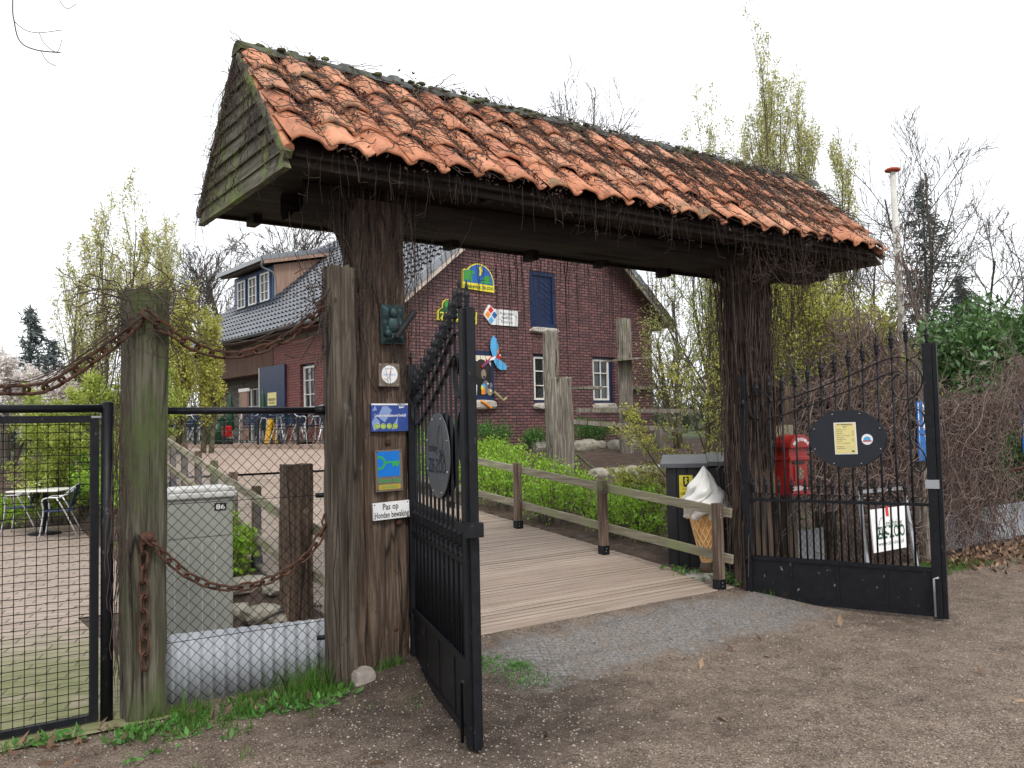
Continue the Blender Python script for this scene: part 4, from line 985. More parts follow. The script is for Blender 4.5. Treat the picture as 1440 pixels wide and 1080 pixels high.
while z < 1.69:
    P = [(-1.95 - k * .0535, .2195 + (.002 if k % 2 else -.002), z + U_(-.0025, .0025)) for k in range(24)]; m.tube(P, .0021, 4, cap=False); z += .0425
m.build('wire_grid', 'wire_black', T)
tag(MB().timber(*(lambda a, b: (a.x, b.x - .02, 1.2, 1.4))(gat(404, 750, 1.2), gat(447, 750, 1.2)), -.1, 1.36, .01, 26, 26, seed=40, top=.01).build('bollard', 'old_timber', None, GF, (-.9, 1.3, 0)), 'short dark timber post standing behind the chain-link panel', 'post')
# utility cabinet
T = thing('utility_cabinet', 'grey street cabinet with white 86 plate behind the chain-link panel', 'cabinet', GF, (-1.0, 1.7, 0))
cx0, cx1, cy0, cy1 = -1.32, -.70, 1.6, 1.95
MB().box(cx0, cx1, cy0, cy1, .05, 1.13).build('body', 'cabinet_grey', T, bev=.008)
MB().box(cx0 - .03, cx1 + .03, cy0 - .03, cy1 + .03, 1.12, 1.165).box(cx0 - .015, cx1 + .015, cy0 - .015, cy1 + .015, 1.166, 1.20).build('lid', 'cabinet_lid', T, bev=.012)
for z0, z1 in ((.10, .80), (.83, 1.10)):
    MB().box(cx0 + .02, cx1 - .02, cy0 - .007, cy0 + .002, z0, z1).build('door', 'cabinet_grey', T, bev=.002)
for k in range(5): MB().box(cx0 + .08 + k * .1, cx0 + .084 + k * .1, cy0 - .0105, cy0 - .006, .10, .80).build('seam', 'cabinet_lid', T)
pl = MB().box(-.845, -.755, cy0 - .0115, cy0 - .006, 1.02, 1.078).build('number_plate', 'ink_black', T); lettering('86', pl, 'ink_white', (-.80, cy0 - .013, 1.030), ax, az, .055, .07, bold=.02)
MB().box(cx0 + .03, cx1 - .03, cy0 + .03, cy1 - .03, -.1, .05).build('plinth', 'concrete', T)
# cobblestone by the post
def rock(c, s, mat, seed=0, sub=3, name='rock', frame=WF, parent=None, flatb=True):
    bm = __import__('bmesh').new(); __import__('bmesh').ops.create_icosphere(bm, subdivisions=sub, radius=1)
    V = []
    for v in bm.verts:
        p = v.co; q = Vector((p.x, p.y, p.z)); k = max(abs(q.x), abs(q.y), abs(q.z)); q = q * (.55 + .45 / k); n1 = mnoise.noise(p * 1.5 + Vector((seed, 0, 0))) * .16 + mnoise.noise(p * 5 + Vector((seed, 3, 0))) * .05
        q *= 1 + n1; V.append((c[0] + q.x * s[0], c[1] + q.y * s[1], c[2] + q.z * s[2]))
    m = MB(); m.add(V, [tuple(x.index for x in f.verts) for f in bm.faces]); bm.free(); return m.build(name, mat, parent, frame, c)
q = gat(508, 950, -.13); tag(rock((q.x + .01, -.13, .05), (.082, .07, .074), 'stone_grey', 3, frame=GF, name='cobblestone'), 'rough grey cobblestone at the foot of the left gateway post', 'stone')
# rocks behind the panel
for i, (x, y, s) in enumerate(((-.52, 2.2, .16), (-.42, 1.75, .13), (-.28, 2.5, .17), (-.56, 2.75, .15), (-.35, 1.35, .12), (-.6, 1.5, .10), (-.15, 2.0, .13))):
    tag(rock((x, y, terr(x, y) + .02), (s * 1.3, s, s * .45), 'stone_garden', i * 3.3, 2, frame=GF, name='boulder'), 'flat pale garden stone piled beside the grey cabinet', 'stone', 'garden stones beside the cabinet')
m = MB()
for k in range(2): ctube(m, [(-.66, 1.3 + k * .08, .17), (-.4, 1.28 + k * .1, .26 - k * .04), (-.1, 1.32 + k * .1, .24)], .012 - .002 * k, 6)
tag(m.build('garden_hose', 'bark', None, GF, (-.4, 1.3, .2)), 'bent grey branches lying on the stones behind the chain-link panel', 'branch'); bpy.data.objects['garden_hose'].name = 'fallen_branch'

# ------------------------------------------------------------------ chairs and tables
def chair(label, frame, at, rz=0, group=None):
    T = thing('cafe_chair', label, 'chair', frame, at, group, rz=rz); OFF[T.name] = Vector((0, 0, 0))
    m = MB()
    for s in (-1, 1):
        x = s * .25
        ctube(m, [(x * 1.05, -.26, 0), (x, -.20, .42), (x, -.22, .60), (x, -.15, .65), (x, .05, .66), (x * .98, .22, .80), (x * .9, .27, .84)], .0125, 6, 4)
        ctube(m, [(x * 1.05, .30, 0), (x, .12, .40), (x, -.02, .65)], .0125, 6, 2)
    ctube(m, [(-.225, .27, .84), (0, .29, .86), (.225, .27, .84)], .0125, 6, 4)
    m.build('frame', 'chair_metal', T)
    MB().box(-.23, .23, -.22, .20, .425, .445).build('seat', 'chair_blue', T, bev=.008)
    m = MB()
    for i in range(8):
        z0 = .50 + i * .042; y = .155 + (z0 - .45) * .29; m.box(-.215, .215, y, y + .012, z0, z0 + .034)
    m.box(-.20, -.17, .17, .18, .45, .80); m.box(.17, .20, .17, .18, .45, .80); m.build('backrest', 'chair_blue', T)
    return T
def table(label, frame, at, group=None, r=.40, sq=True):
    T = thing('cafe_table', label, 'table', frame, at, group); OFF[T.name] = Vector((0, 0, 0))
    (MB().box(-r, r, -r, r, .72, .745)).build('tabletop', 'white_paint' if sq else 'chair_metal', T, bev=.008)
    MB().tube([(0, 0, .03), (0, 0, .72)], .035, 12).build('pedestal', 'iron_black', T); MB().lathe([(.26, 0), (.25, .025), (.05, .05)], n=20).build('base', 'iron_black', T); return T
q = wat(63, 748, 14.6)
table('white topped cafe table on the brick patio beyond the mesh gate', WF, (q.x, 14.6, .012), r=.42)
q = wat(85, 755, 14.1); chair('blue and silver armchair in front of the patio table', WF, (q.x + .02, 14.05, .012), rz=-1.25)
q = wat(35, 748, 15.0); chair('blue and silver armchair behind the patio table, partly hidden by its top', WF, (q.x + .05, 14.85, .012), rz=-1.35)

# ------------------------------------------------------------------ ramp railings
def railing(label, P, zf, hts, postw, frame=GF, ext=.13, mesh=False, name='railing'):
    T = thing(name, label, 'railing', frame, P[0] + (0,)); off = OFF[T.name]
    for (x, y) in P:
        zt, zb = zf(x, y) + hts[0] + .03, zf(x, y) - .1; w = postw / 2; po = MB().box(x - w, x + w, y - w, y + w, zb, zt).build('post', 'rail_post_wood', T, bev=.006)
        MB().box(x - w - .004, x + w + .004, y - w - .004, y + w + .004, zb, zb + .19).build('post_shoe', 'iron_plate', po)
        m = MB()
        for zz in (zb + .13, zb + .16, zt - .1, zt - .13, zt - .42, zt - .45): m.ball((x + U_(-.015, .015), y - w - .004, zz), .006, 6, 4, (1, .5, 1))
        m.build('bolts', 'galvanised', po)
    d = Vector((P[1][0] - P[0][0], P[1][1] - P[0][1])).normalized(); nn = Vector((-d.y, d.x)); sgn = 1
    for h in hts:
        Q = [Vector((P[0][0] - d.x * ext, P[0][1] - d.y * ext))] + [Vector(p) for p in P[1:-1]] + [Vector(P[-1])]
        for a, b2 in zip(Q[:-1], Q[1:]):
            o = nn * (postw / 2 + .014) * (-1 if not mesh else 1)
            pa = Vector((a.x + o.x, a.y + o.y, zf(a.x, a.y) + h - .055)); pb = Vector((b2.x + o.x, b2.y + o.y, zf(b2.x, b2.y) + h - .055)); MB().bar(pa, pb, .028, .084).build('rail', 'rail_wood', T, bev=.004)
    if mesh:
        m = MB()
        for a, b2 in zip(P[:-1], P[1:]):
            L = math.dist(a, b2); k = int(L / .05)
            for i in range(k):
                t = i / k; x = a[0] + (b2[0] - a[0]) * t; y = a[1] + (b2[1] - a[1]) * t; z = zf(x, y); m.tube([(x - .03, y, z - .05), (x - .03, y, z + hts[0] - .1)], .0018, 3, cap=False)
        m.build('wire_mesh', 'galvanised', T)
    return T
zr = lambda x, y: ee(y)
railing('weathered two-rail fence with mossy boards along the right side of the ramp', [(3.25, .19), (3.25, 1.75), (3.25, 3.27), (3.25, 4.8), (3.25, 6.3), (3.25, 7.9)], zr, (.745, .33), .078, ext=.12)
LP = []
v = .95
while v < 11: LP.append((redge(v) - .02, v)); v += 1.0
railing('pale two-rail fence with wire infill climbing the left side of the ramp', LP, lambda x, y: ee(y) - .02 + (0 if y > 3 else 0), (.72, .36), .075, ext=.6, mesh=True)

# ------------------------------------------------------------------ kiosk, cone, mailbox, easel
kz = ee(1.1) - .03; KA = GF @ Vector((3.54, 1.10, 0)); KF = Matrix.Translation((KA.x, KA.y, 0)) @ Matrix.Rotation(-.20, 4, 'Z') @ Matrix.Translation((-3.56, -1.10, 0))
T = thing('storage_cabinet', 'black boarded cabinet with a sloping grey lid behind the ramp railing', 'cabinet', KF, (3.95, 1.4, kz))
m = MB(); x = 3.56
while x < 4.60: m.box(x, x + .103, 1.10, 1.13, kz - .05, kz + 1.0 + .0); x += .108
m.box(3.57, 4.60, 1.131, 1.80, kz - .05, kz + 1.0); m.build('body', 'kiosk_black', T, bev=.003)
m = MB(); m.prism([(1.05, kz + 1.0), (1.86, kz + 1.07), (1.86, kz + 1.11), (1.05, kz + 1.045)], (3.505, 0, 0), (0, 1, 0), (0, 0, 1), (1, 0, 0), .47); m.prism([(1.05, kz + 1.015), (1.86, kz + 1.085), (1.86, kz + 1.125), (1.05, kz + 1.06)], (3.976, 0, 0), (0, 1, 0), (0, 0, 1), (1, 0, 0), .66); m.build('lid', 'kiosk_lid', T, bev=.005)
s = board('emblem_sign', 'yellow rounded sign with a black heraldic shield on the black cabinet', 'sign', 3.69, 3.825, kz + .64, kz + .925, 'ink_yellow', 0, y=1.094, screws=None, bev=.002, frame=KF)
def dk2(p, mat, pts, y, d=.0012, name='print'): return MB().prism(pts, (0, y, 0), ax, az, (0, -1, 0), d).build(name, mat, p)
zc = kz + .78
sh = dk2(s, 'ink_black', [(3.729, zc + .13), (3.786, zc + .13), (3.786, zc + .06), (3.778, zc + .035), (3.757, zc + .025), (3.737, zc + .035), (3.729, zc + .06)], 1.0878, name='shield')
m = MB()
for pts in ([(3.745, zc + .118), (3.757, zc + .126), (3.768, zc + .116), (3.777, zc + .108), (3.764, zc + .095), (3.770, zc + .08), (3.778, zc + .065), (3.764, zc + .07), (3.757, zc + .05), (3.745, zc + .06), (3.750, zc + .085), (3.738, zc + .095), (3.75, zc + .104)],): m.prism(pts, (0, 1.0864, 0), ax, az, (0, -1, 0), .001)
m.build('shield_figure', 'ink_yellow', sh)
m = MB(); ctube(m, [(3.70, 1.087, zc + .065), (3.73, 1.087, zc + .035), (3.757, 1.087, zc + .03), (3.79, 1.087, zc + .035), (3.818, 1.087, zc + .06)], .0022, 4); m.build('print', 'ink_maroon', s)
lettering('Koninklijk', s, 'ink_dark_green', (3.757, 1.0865, zc + .0), ax, az, .024, .075); lettering('LEVERANCIER', s, 'ink_black', (3.757, 1.0865, zc - .052), ax, az, .036, .118, bold=.02); lettering('NV', s, 'ink_maroon', (3.735, 1.0865, zc - .105), ax, az, .04, bold=.03)
# soft ice figure
cz = ee(.6)
cq = Vector((3.545, .600, cz - .03)); T = thing('ice_cream_figure', 'giant white soft-serve ice cream in a waffle cone standing on a round base', 'figure', GF, cq)
MB().lathe([(.215, 0), (.222, .03), (.20, .055), (.09, .065)], cq, 28).build('base', 'concrete', T)
MB().lathe([(.085, .06), (.065, .12), (.052, .16)], cq, 16).build('stem', 'wood_dark_fascia', T)
def cr(z): return .038 + .112 * ((z - .13) / .49) ** .92
MB().lathe([(cr(.13 + .49 * i / 14), .13 + .49 * i / 14) for i in range(15)] + [(.13, .62)], cq, 32).build('cone', 'waffle', T)
m = MB()
for sg in (-1, 1):
    for k in range(13):
        P = [];
        for i in range(20): z = .13 + .485 * i / 19; th = 2 * PI * k / 13 + sg * 1.75 * math.log((z + .0) / .13) ; r = cr(z) + .002; P.append((cq.x + r * math.cos(th), cq.y + r * math.sin(th), cq.z + z))
        m.tube(P, .0058, 5, cap=False)
m.build('waffle_ridges', 'waffle_ridge', T)
prof = []; n_ = 64; mm = MB(); b = 0; rows = 60
def sw(t):  # swirl radius
    ks = ((0, .14), (.05, .185), (.14, .212), (.26, .215), (.38, .200), (.50, .170), (.62, .135), (.74, .098), (.86, .055), (.94, .026), (1, .004))
    for (a_, ra), (b_, rb) in zip(ks[:-1], ks[1:]):
        if t <= b_: w_ = (t - a_) / (b_ - a_); return ra + (rb - ra) * w_
    return .004
V = []
for i in range(rows + 1):
    t = i / rows; z = .575 + .505 * t
    for j in range(n_):
        th = 2 * PI * j / n_; ph = 5 * (th - 2.6 * t - .5 * math.sin(3 * t)) + .5 * math.sin(2 * th + 5 * t); lobe = abs(math.sin(ph / 2)) ** .7; ph2 = th + t * 17
        tier = .12 * math.sin(ph2) * (1 - t) ** .5
        fold = .10 * math.sin(9 * th - 34 * t + 2 * math.sin(th)) * min(1, t * 5) * (1 - t)
        r = sw(t) * (.76 + .38 * lobe + tier + fold) if t < .995 else .003
        lx = (.028 * math.sin(t * 7)) * (1 - t)
        V.append((cq.x + r * math.cos(th) + lx, cq.y + r * math.sin(th), cq.z + z + .030 * math.sin(ph + 1.2) * (1 - t) * (.3 + min(1, t * 4) * .7)))
mm.add(V, [(i * n_ + j, i * n_ + (j + 1) % n_, (i + 1) * n_ + (j + 1) % n_, (i + 1) * n_ + j) for i in range(rows) for j in range(n_)], True)
mm.build('soft_serve', 'creamy_white', T)
# mailbox on the rear post
T = thing('mailbox', 'red cast-iron letterbox with an arched top on the right gateway timbers', 'mailbox', GF, (4.08, .0, 1.2))
mx, mz, my = 4.02, .94, -.16
def arch(w, h0, h1, n=10): return [(-w, 0), (w, 0), (w, h0)] + [(w * math.cos(PI * k / n), h0 + (h1 - h0) * math.sin(PI * k / n)) for k in range(1, n)] + [(-w, h0)]
MB().box(mx - .155, mx + .165, my + .19, my + .215, mz - .03, mz + .64).build('backboard', 'rail_wood', T)
MB().prism([(x, z) for x, z in arch(.135, .42, .54)], (mx, my + .19, mz), ax, az, (0, -1, 0), .17).build('body', 'mailbox_red', T, bev=.006)
MB().prism([(x, z) for x, z in arch(.155, .015, .125)], (mx, my + .185, mz + .425), ax, az, (0, -1, 0), .20).build('hood', 'mailbox_red', T, bev=.006)
MB().box(mx - .148, mx + .148, my, my + .18, mz + .31, mz + .345).build('moulding', 'mailbox_red', T, bev=.004); MB().box(mx - .15, mx + .15, my - .002, my + .18, mz - .02, mz + .012).build('moulding', 'mailbox_red', T, bev=.004); MB().box(mx - .11, mx + .11, my + .0, my + .02, mz + .10, mz + .112).build('moulding', 'mailbox_red', T, bev=.004)
MB().box(mx - .09, mx + .08, my + .01, my + .03, mz + .275, mz + .297).build('slot', 'ink_black', T)
cr_ = MB().box(mx - .075, mx + .075, my + .008, my + .03, mz + .115, mz + .262).build('crest_panel', 'mailbox_red', T, bev=.003)
m = MB(); m.prism([(-.03, .0), (-.045, .035), (-.035, .08), (-.02, .105), (.02, .105), (.035, .08), (.045, .035), (.03, 0)], (mx, my + .0075, mz + .135), ax, az, (0, -1, 0), .003); m.build('crest', 'ink_grey', cr_)
m = MB()
for x, z in ((-.03, .02), (.03, .02), (-.035, .07), (.035, .07), (0, .10), (0, .05)): m.prism(circ(x, z, .008, .012, 8), (mx, my + .004, mz + .135), ax, az, (0, -1, 0), .003)
m.build('crest', 'gold', cr_)
for k, ch in enumerate('BRIEVENBUS'):
    a = PI * (.80 - .60 * k / 9); w = Vector((mx + .115 * math.cos(a), my - .0165, mz + .405 + .085 * math.sin(a))); tt = a - PI / 2
    lettering(ch, T, 'ink_white', w, (math.cos(tt), 0, math.sin(tt)), (-math.sin(tt), 0, math.cos(tt)), .042, bold=.03)
lettering('ZUNDERWEG', T, 'ink_white', (mx, my + .0185, mz + .03), ax, az, .055, .24, bold=.025)
qa, qb = gat(1081, 603, .28), gat(1098, 569, .28); s = board('notice', 'small white notice with a blue bottom edge pinned above the red letterbox', 'sign', qa.x, qb.x, qa.z, qb.z, 'ink_white', y=.28, screws=None); dk2(s, 'ink_blue', rect(qa.x, qb.x, qa.z, qa.z + .03), .272)
post('slim dark timber post directly behind the red letterbox', 4.10, 4.27, .06, .20, 1.95, 'old_timber', 33)
# easel sign behind the right leaf
T = thing('easel_sign', 'white sign on a leaning galvanised frame behind the right gate leaf', 'sign', GF, (5.6, .0, 0))
A = gat(1208, 692, .05); Bq = gat(1271, 686, .05); Cq = gat(1222, 806, -.12); Dq = gat(1291, 812, -.12); Dq.z = Cq.z = .0
m = MB()
for a, b2 in ((A, Cq), (Bq, Dq)): m.bar(a, b2, .05, .02, (0, 1, 0))
m.bar(A, Bq, .035, .03, (0, 1, 0)); m.build('frame', 'galvanised', T)
a0, a1, a2, a3 = gat(1222, 717, -.1), gat(1271, 711, -.1), gat(1276, 769, -.16), gat(1228, 778, -.16)
m = MB(); nv = (a1 - a0).cross(a3 - a0).normalized(); m.add([a0, a1, a2, a3] + [p - nv * .012 for p in (a0, a1, a2, a3)], [(0, 1, 2, 3), (7, 6, 5, 4), (0, 4, 5, 1), (1, 5, 6, 2), (2, 6, 7, 3), (3, 7, 4, 0)]); s = m.build('panel', 'ink_white', T)
nf = nv if nv.y < 0 else -nv; exx = (a1 - a0).normalized(); eyy = (a0 - a3); Hh = eyy.length; Ww = (a1 - a0).length; eyy.normalize(); off_ = nf * (.014 if nf is not nv else .003)
fr = lambda a, b2: a3 + exx * (a * Ww) + eyy * (b2 * Hh) + off_
lettering('stichting', s, 'ink_dark_green', fr(.62, .56), exx, eyy, .095, Ww * .46); lettering('ZIE-ZOO', s, 'ink_dark_green', fr(.52, .30), exx, eyy, .17, Ww * .80, bold=.02); lettering('www.zie-zoo.nl', s, 'ink_dark_green', fr(.5, .14), exx, eyy, .06, Ww * .72)
m = MB(); m.prism(rect(0, .05, 0, .10), fr(.42, .80), exx, eyy, nf, .002); m.build('print', 'ink_red', s)
m = MB(); ctube(m, [fr(.22, .42), fr(.17, .5), fr(.2, .62), fr(.26, .76), fr(.33, .76), fr(.36, .62), fr(.31, .52)], .0025, 4)
for a, b2 in ((.2, .42), (.26, .40), (.32, .43), (.38, .41)): m.ball(fr(a, b2), .014, 6, 4)
m.build('print', 'ink_dark_green', s)
# ------------------------------------------------------------------ right hand fence under its vines
FX = [(6.66, .10), (9.95, .35)]
post('grey timber post holding the half-hidden blue sign behind the right gate leaf', 6.52, 6.78, .02, .22, 2.15, 'grey_timber', 51)
post('timber post with a blue sign at the right picture edge', 9.78, 10.05, .22, .45, 2.42, 'mossy_timber', 52)
post('timber post in the vine-covered fence behind the oval plate', 5.25, 5.45, .42, .6, 2.1, 'old_timber', 53)
def parking(label, px, pz, y, w=.42, h=.80):
    T = board('parking_sign', label, 'sign', px - w / 2, px + w / 2, pz - h / 2, pz + h / 2, 'sign_blue', 0, y=y, screws=None, bev=.003)
    yb = y - .0062; m = MB()
    m.tube([(px + a * (w / 2 - .022), yb, pz + b2 * (h / 2 - .022)) for a, b2 in ((-1, -1), (1, -1), (1, 1), (-1, 1))], .006, 4, closed=True); m.build('border', 'ink_white', T)
    lettering('P', T, 'ink_white', (px, yb - .001, pz + .02), ax, az, .42, .21, bold=.02)
    m = MB(); c = (px + .0, pz - .24); m.tube([(c[0] + .075 * math.cos(a), yb, c[1] + .075 * math.sin(a)) for a in [(-2.6 + 4.0 * k / 14) for k in range(15)]], .011, 4)
    m.tube([(c[0] - .05, yb, c[1] + .16), (c[0] - .03, yb, c[1] + .04), (c[0] + .06, yb, c[1] + .03), (c[0] + .10, yb, c[1] - .08), (c[0] + .14, yb, c[1] - .07)], .012, 4); m.ball((c[0] - .05, yb, c[1] + .19), .024, 8, 6, (1, .2, 1)); m.build('wheelchair_symbol', 'ink_white', T)
    return T
q = gat(1302, 606, .0); parking('blue parking sign with a wheelchair, half hidden by the open gate post', 6.55, q.z, .0, .40, .66)
q = gat(1448, 601, .2); parking('blue parking sign cut off by the right picture edge', q.x, q.z, .2, .42, .66)
T = thing('vine_fence', 'wire fence smothered in brown bare vines right of the gate leaf', 'fence', GF, (8.3, .3, 0))
chainlink(T, (4.3, .30), (6.5, .22), .0, 1.75, .04, .04, .002); chainlink(T, (6.78, .22), (9.8, .40), .0, 1.75, .04, .04, .002)
MB().tube([(4.2, .30, 1.77), (6.5, .22, 1.77)], .022, 8).build('top_rail', 'iron_black', T); MB().tube([(6.78, .22, 1.77), (13.5, .5, 1.77)], .022, 8).build('top_rail', 'iron_black', T)
for x0, x1 in ((4.45, 5.1), (6.8, 9.8)):
    m = MB(); V = []; k = int((x1 - x0) * 90)
    for i in range(k + 1): x = x0 + (x1 - x0) * i / k; y = .36 + .015 * (x - 4) + .011 * math.sin(2 * PI * x / .074); V += [(x, y, -.02), (x, y, .50 if x1 < 7 else .46)]
    m.add(V, [(2 * i, 2 * i + 2, 2 * i + 3, 2 * i + 1) for i in range(k)], True); m.build('corrugated_sheet', 'corrugated_dull' if x1 < 7 else 'corrugated', T)
VF = thing('climbing_vine', 'dense curtain of reddish brown vine stems over the fence at the right', 'vine', GF, (8.4, .2, 0))
def curtain(m, cnt, x0, x1, yf, ztop, depth=.28, r=(.0022, .0055), L=(10, 34), hole=None, zb=0.02, st=.05):
    for i in range(cnt):
        x = U_(x0, x1); zt = ztop(x); z = zt * (1 - rnd.random() ** 1.6 * .9); y = yf(x) - U_(-.1, depth); a = rnd.choice((-1.57, -1.57, 1.57)) + rnd.gauss(0, .9); P = []
        for k in range(rnd.randint(*L)):
            P.append((x, y, z)); a += rnd.gauss(0, .38); x += math.cos(a) * st; z += math.sin(a) * st * .9 - .006; y += U_(-.015, .013)
            if z > ztop(x) + .05: a = -abs(a)
            if z < zb: break
            if hole and hole(x, z) and rnd.random() < .75: break
        if len(P) > 2: m.tube(P, U_(*r), 3, cap=False)
def zt1(x): return 1.80 + .28 * sstep(8.2, 9.2, x) + .25 * math.exp(-((x - 9.5) / .5) ** 2) + .08 * math.sin(x * 5)
m = MB(); curtain(m, 1650, 6.75, 10.6, lambda x: .22 + .03 * (x - 6.7), zt1, hole=lambda x, z: (x > 8.9 and x < 9.7 and z < .62 and z > .05) or (8.5 < x < 9.4 and .9 < z < 1.4 and rnd.random() < .5))
for i in range(150):       # arching sprays on top
    x = U_(6.9, 10.4); q = Vector((x, .15, zt1(x))); d = Vector((U_(-1, 1), U_(-.6, .5), U_(.2, .9))).normalized(); P = []
    for k in range(rnd.randint(8, 20)): P.append(q.copy()); d = (d + Vector((U_(-.25, .25), U_(-.2, .2), -.13))).normalized(); q = q + d * .05
    m.tube(P, U_(.0015, .003), 3, cap=False)
m.build('stems', 'vine_pale', VF)
VB = thing('climbing_vine', 'rounded tangle of bare vine heaped behind the right gate leaf', 'vine', GF, (5.4, .5, 0))
def zt2(x): return 1.9 + .75 * math.exp(-((x - 5.75) / .62) ** 4) + .1 * math.sin(x * 7)
m = MB(); curtain(m, 1500, 4.35, 6.7, lambda x: .42, zt2, .42, (.002, .006), hole=lambda x, z: z < .7 and 4.4 < x < 5.1)
m.build('stems', 'vine_pale', VB)
P = [(U_(4.4, 6.6), U_(.3, .9), U_(.2, 2.3)) for i in range(1100)] ; build_leaves('leaves', P, .045, 'leaf_boxwood', VB)
P = [(U_(7.6, 9.6), U_(.3, .6), U_(.3, 1.6)) for i in range(900)] ; build_leaves('leaves', P, .045, 'leaf_boxwood', VF)
chain('rusty chain half buried in vines left of the rightmost post', [(9.75, .15, 1.28), (9.5, .12, 1.08), (9.1, .12, .96), (8.7, .1, .93)], .10, .026, .009)

# ------------------------------------------------------------------ driftwood enclosure by the house
def gpost(label, pxl, pxr, ptop, pbase, v, mat, seed, dep=.25, lean=0, **k):
    a = gat(pxl, (ptop + pbase) / 2, v); b2 = gat(pxr, (ptop + pbase) / 2, v); zt = gat((pxl + pxr) / 2, ptop, v).z
    w = (b2.x - a.x); return post(label, a.x + .0, a.x + w, v, v + dep, zt, mat, seed, z0=terr(a.x, v) - .2, **k)
gpost('thick mossy log post in front, rounded top, beside the ramp railing', 783, 809, 531, 662, 7.1, 'grey_timber', 61, .3, top=.06, amp=.02)
gpost('tall weathered plank post rising behind the thick mossy log', 771, 788, 467, 655, 8.0, 'grey_timber', 62, .15, amp=.02, top=.12)
gpost('tall grey timber post near the right house window', 876, 891, 448, 638, 9.1, 'grey_timber', 63, .2, amp=.015)
def gplank(label, A, Bp, v, h, d, mat='grey_timber'):
    a, b2 = gat(*A, v), gat(*Bp, v); m = MB()
    vv = []; ff = []; k = 10
    for i in range(k + 1):
        q = a.lerp(b2, i / k); w = d * (1 + .15 * mnoise.noise((i * .9, v, 1))); hh = h * (1 + .2 * mnoise.noise((i * .7, v, 4)))
        vv += [(q.x, v - w / 2, q.z - hh / 2), (q.x, v + w / 2, q.z - hh / 2), (q.x, v + w / 2, q.z + hh / 2), (q.x, v - w / 2, q.z + hh / 2)]
    for i in range(k):
        o = i * 4
        for j in range(4): ff.append((o + j, o + (j + 1) % 4, o + 4 + (j + 1) % 4, o + 4 + j))
    ff += [(3, 2, 1, 0), (k * 4, k * 4 + 1, k * 4 + 2, k * 4 + 3)]; m.add(vv, ff)
    return tag(m.build('plank', mat, None, GF, a), label, 'plank')
gplank('split log rail running right from the thick mossy log', (804, 593), (965, 606), 7.25, .09, .10)
gplank('grey rail behind the log posts crossing under the right house window', (812, 577), (985, 578), 9.0, .09, .1)
gplank('broken perch board sticking out beside the thick mossy log', (806, 546), (838, 546), 7.4, .05, .4)
gplank('weathered shelf board on the tall grey post', (862, 507), (902, 504), 9.0, .04, .6)
gplank('rail at the back of the enclosure behind the yellow-green branches', (880, 545), (990, 545), 12.5, .1, .1)
m = MB(); ctube(m, [tuple(gat(x, y, v)) for x, y, v in ((811, 638, 7.0), (830, 655, 6.9), (855, 668, 6.6), (880, 675, 6.2))], .025, 6); tag(m.build('rope', 'moss', None, GF, tuple(gat(811, 638, 7.0))), 'thick mossy rope slanting down from the log post', 'rope')
for i in range(16):
    x = 7.4 + i * .42 + U_(-.1, .1); y = 6.4 + .12 * i * .4 + U_(-.2, .2); s = U_(.10, .2)
    tag(rock((x, y, terr(x, y) + .03), (s * 1.2, s, s * .7), 'stone_garden', i * 1.7, 2, frame=GF, name='boulder'), 'mossy edging stone along the bark-covered bed', 'stone', 'edging stones of the bed')
for i in range(9):
    x = 9.0 + i * .36; y = 10.2 + U_(-.2, .2); s = U_(.12, .22)
    tag(rock((x, y, terr(x, y) + .06), (s * 1.3, s, s * .8), 'stone_garden', 30 + i * 1.7, 2, frame=GF, name='boulder'), 'pale stone lying against the foot of the house wall', 'stone', 'stones at the house wall')
gpost('low pale post behind the yellow-green branches', 930, 942, 600, 640, 9.6, 'grey_timber', 64, .2)

# ------------------------------------------------------------------ the brick house
HT = thing('brick_house', 'dark red brick house with black glazed roof, blue windows and a dormer', 'house', HFM, (4.5, 6, 1.2))
EZh, SL, HWd, ROOFL = 4.60, .84, 9.0, 14.7
def wall(name, mat, axis, fixed, a0, a1, zb, top, openings, parent, rev=.14, inward=1, gable=None):
    """metric UV wall with real openings; axis 'x': runs along x at y=fixed"""
    xs = sorted(set([a0, a1] + [o[0] for o in openings] + [o[1] for o in openings] + ([gable] if gable else [])))
    xs = [x for x in xs if a0 <= x <= a1]; m = MB()
    P = lambda a, z, d=0: (a, fixed + d * inward, z) if axis == 'x' else (fixed + d * inward, a, z)
    def quad(c):  # c list of (a,z,d)
        fi = len(m.f); m.add([P(*q) for q in c], [tuple(range(len(c)))]); m.uv[fi] = [(q[0] + q[2], q[1]) for q in c]
    for x0, x1 in zip(xs[:-1], xs[1:]):
        xm = (x0 + x1) / 2; op = sorted([(o[2], o[3]) for o in openings if o[0] < xm < o[1]]); z = zb
        for (b0, b1) in op: quad([(x0, z, 0), (x1, z, 0), (x1, b0, 0), (x0, b0, 0)]); z = b1
        quad([(x0, z, 0), (x1, z, 0), (x1, top(x1), 0), (x0, top(x0), 0)])
    for (o0, o1, b0, b1) in openings:
        quad([(o0, b0, 0), (o0, b1, 0), (o0, b1, rev), (o0, b0, rev)]); quad([(o1, b0, 0), (o1, b0, rev), (o1, b1, rev), (o1, b1, 0)])
        quad([(o0, b1, 0), (o1, b1, 0), (o1, b1, rev), (o0, b1, rev)]); quad([(o0, b0, 0), (o0, b0, rev), (o1, b0, rev), (o1, b0, 0)])
    return m.build(name, mat, parent)
topz = lambda x: EZh - .1 + SL * min(x, HWd - x)
W1, W2, WM, BL = (4.12, 4.97, 2.25, 3.50), (6.22, 7.05, 2.25, 3.50), (1.95, 2.80, 2.30, 3.50), (4.05, 4.92, 4.18, 5.62)
gw = wall('gable_wall', 'brick', 'x', .35, .4, 8.6, .9, topz, [W1, W2, BL], HT, gable=4.5)
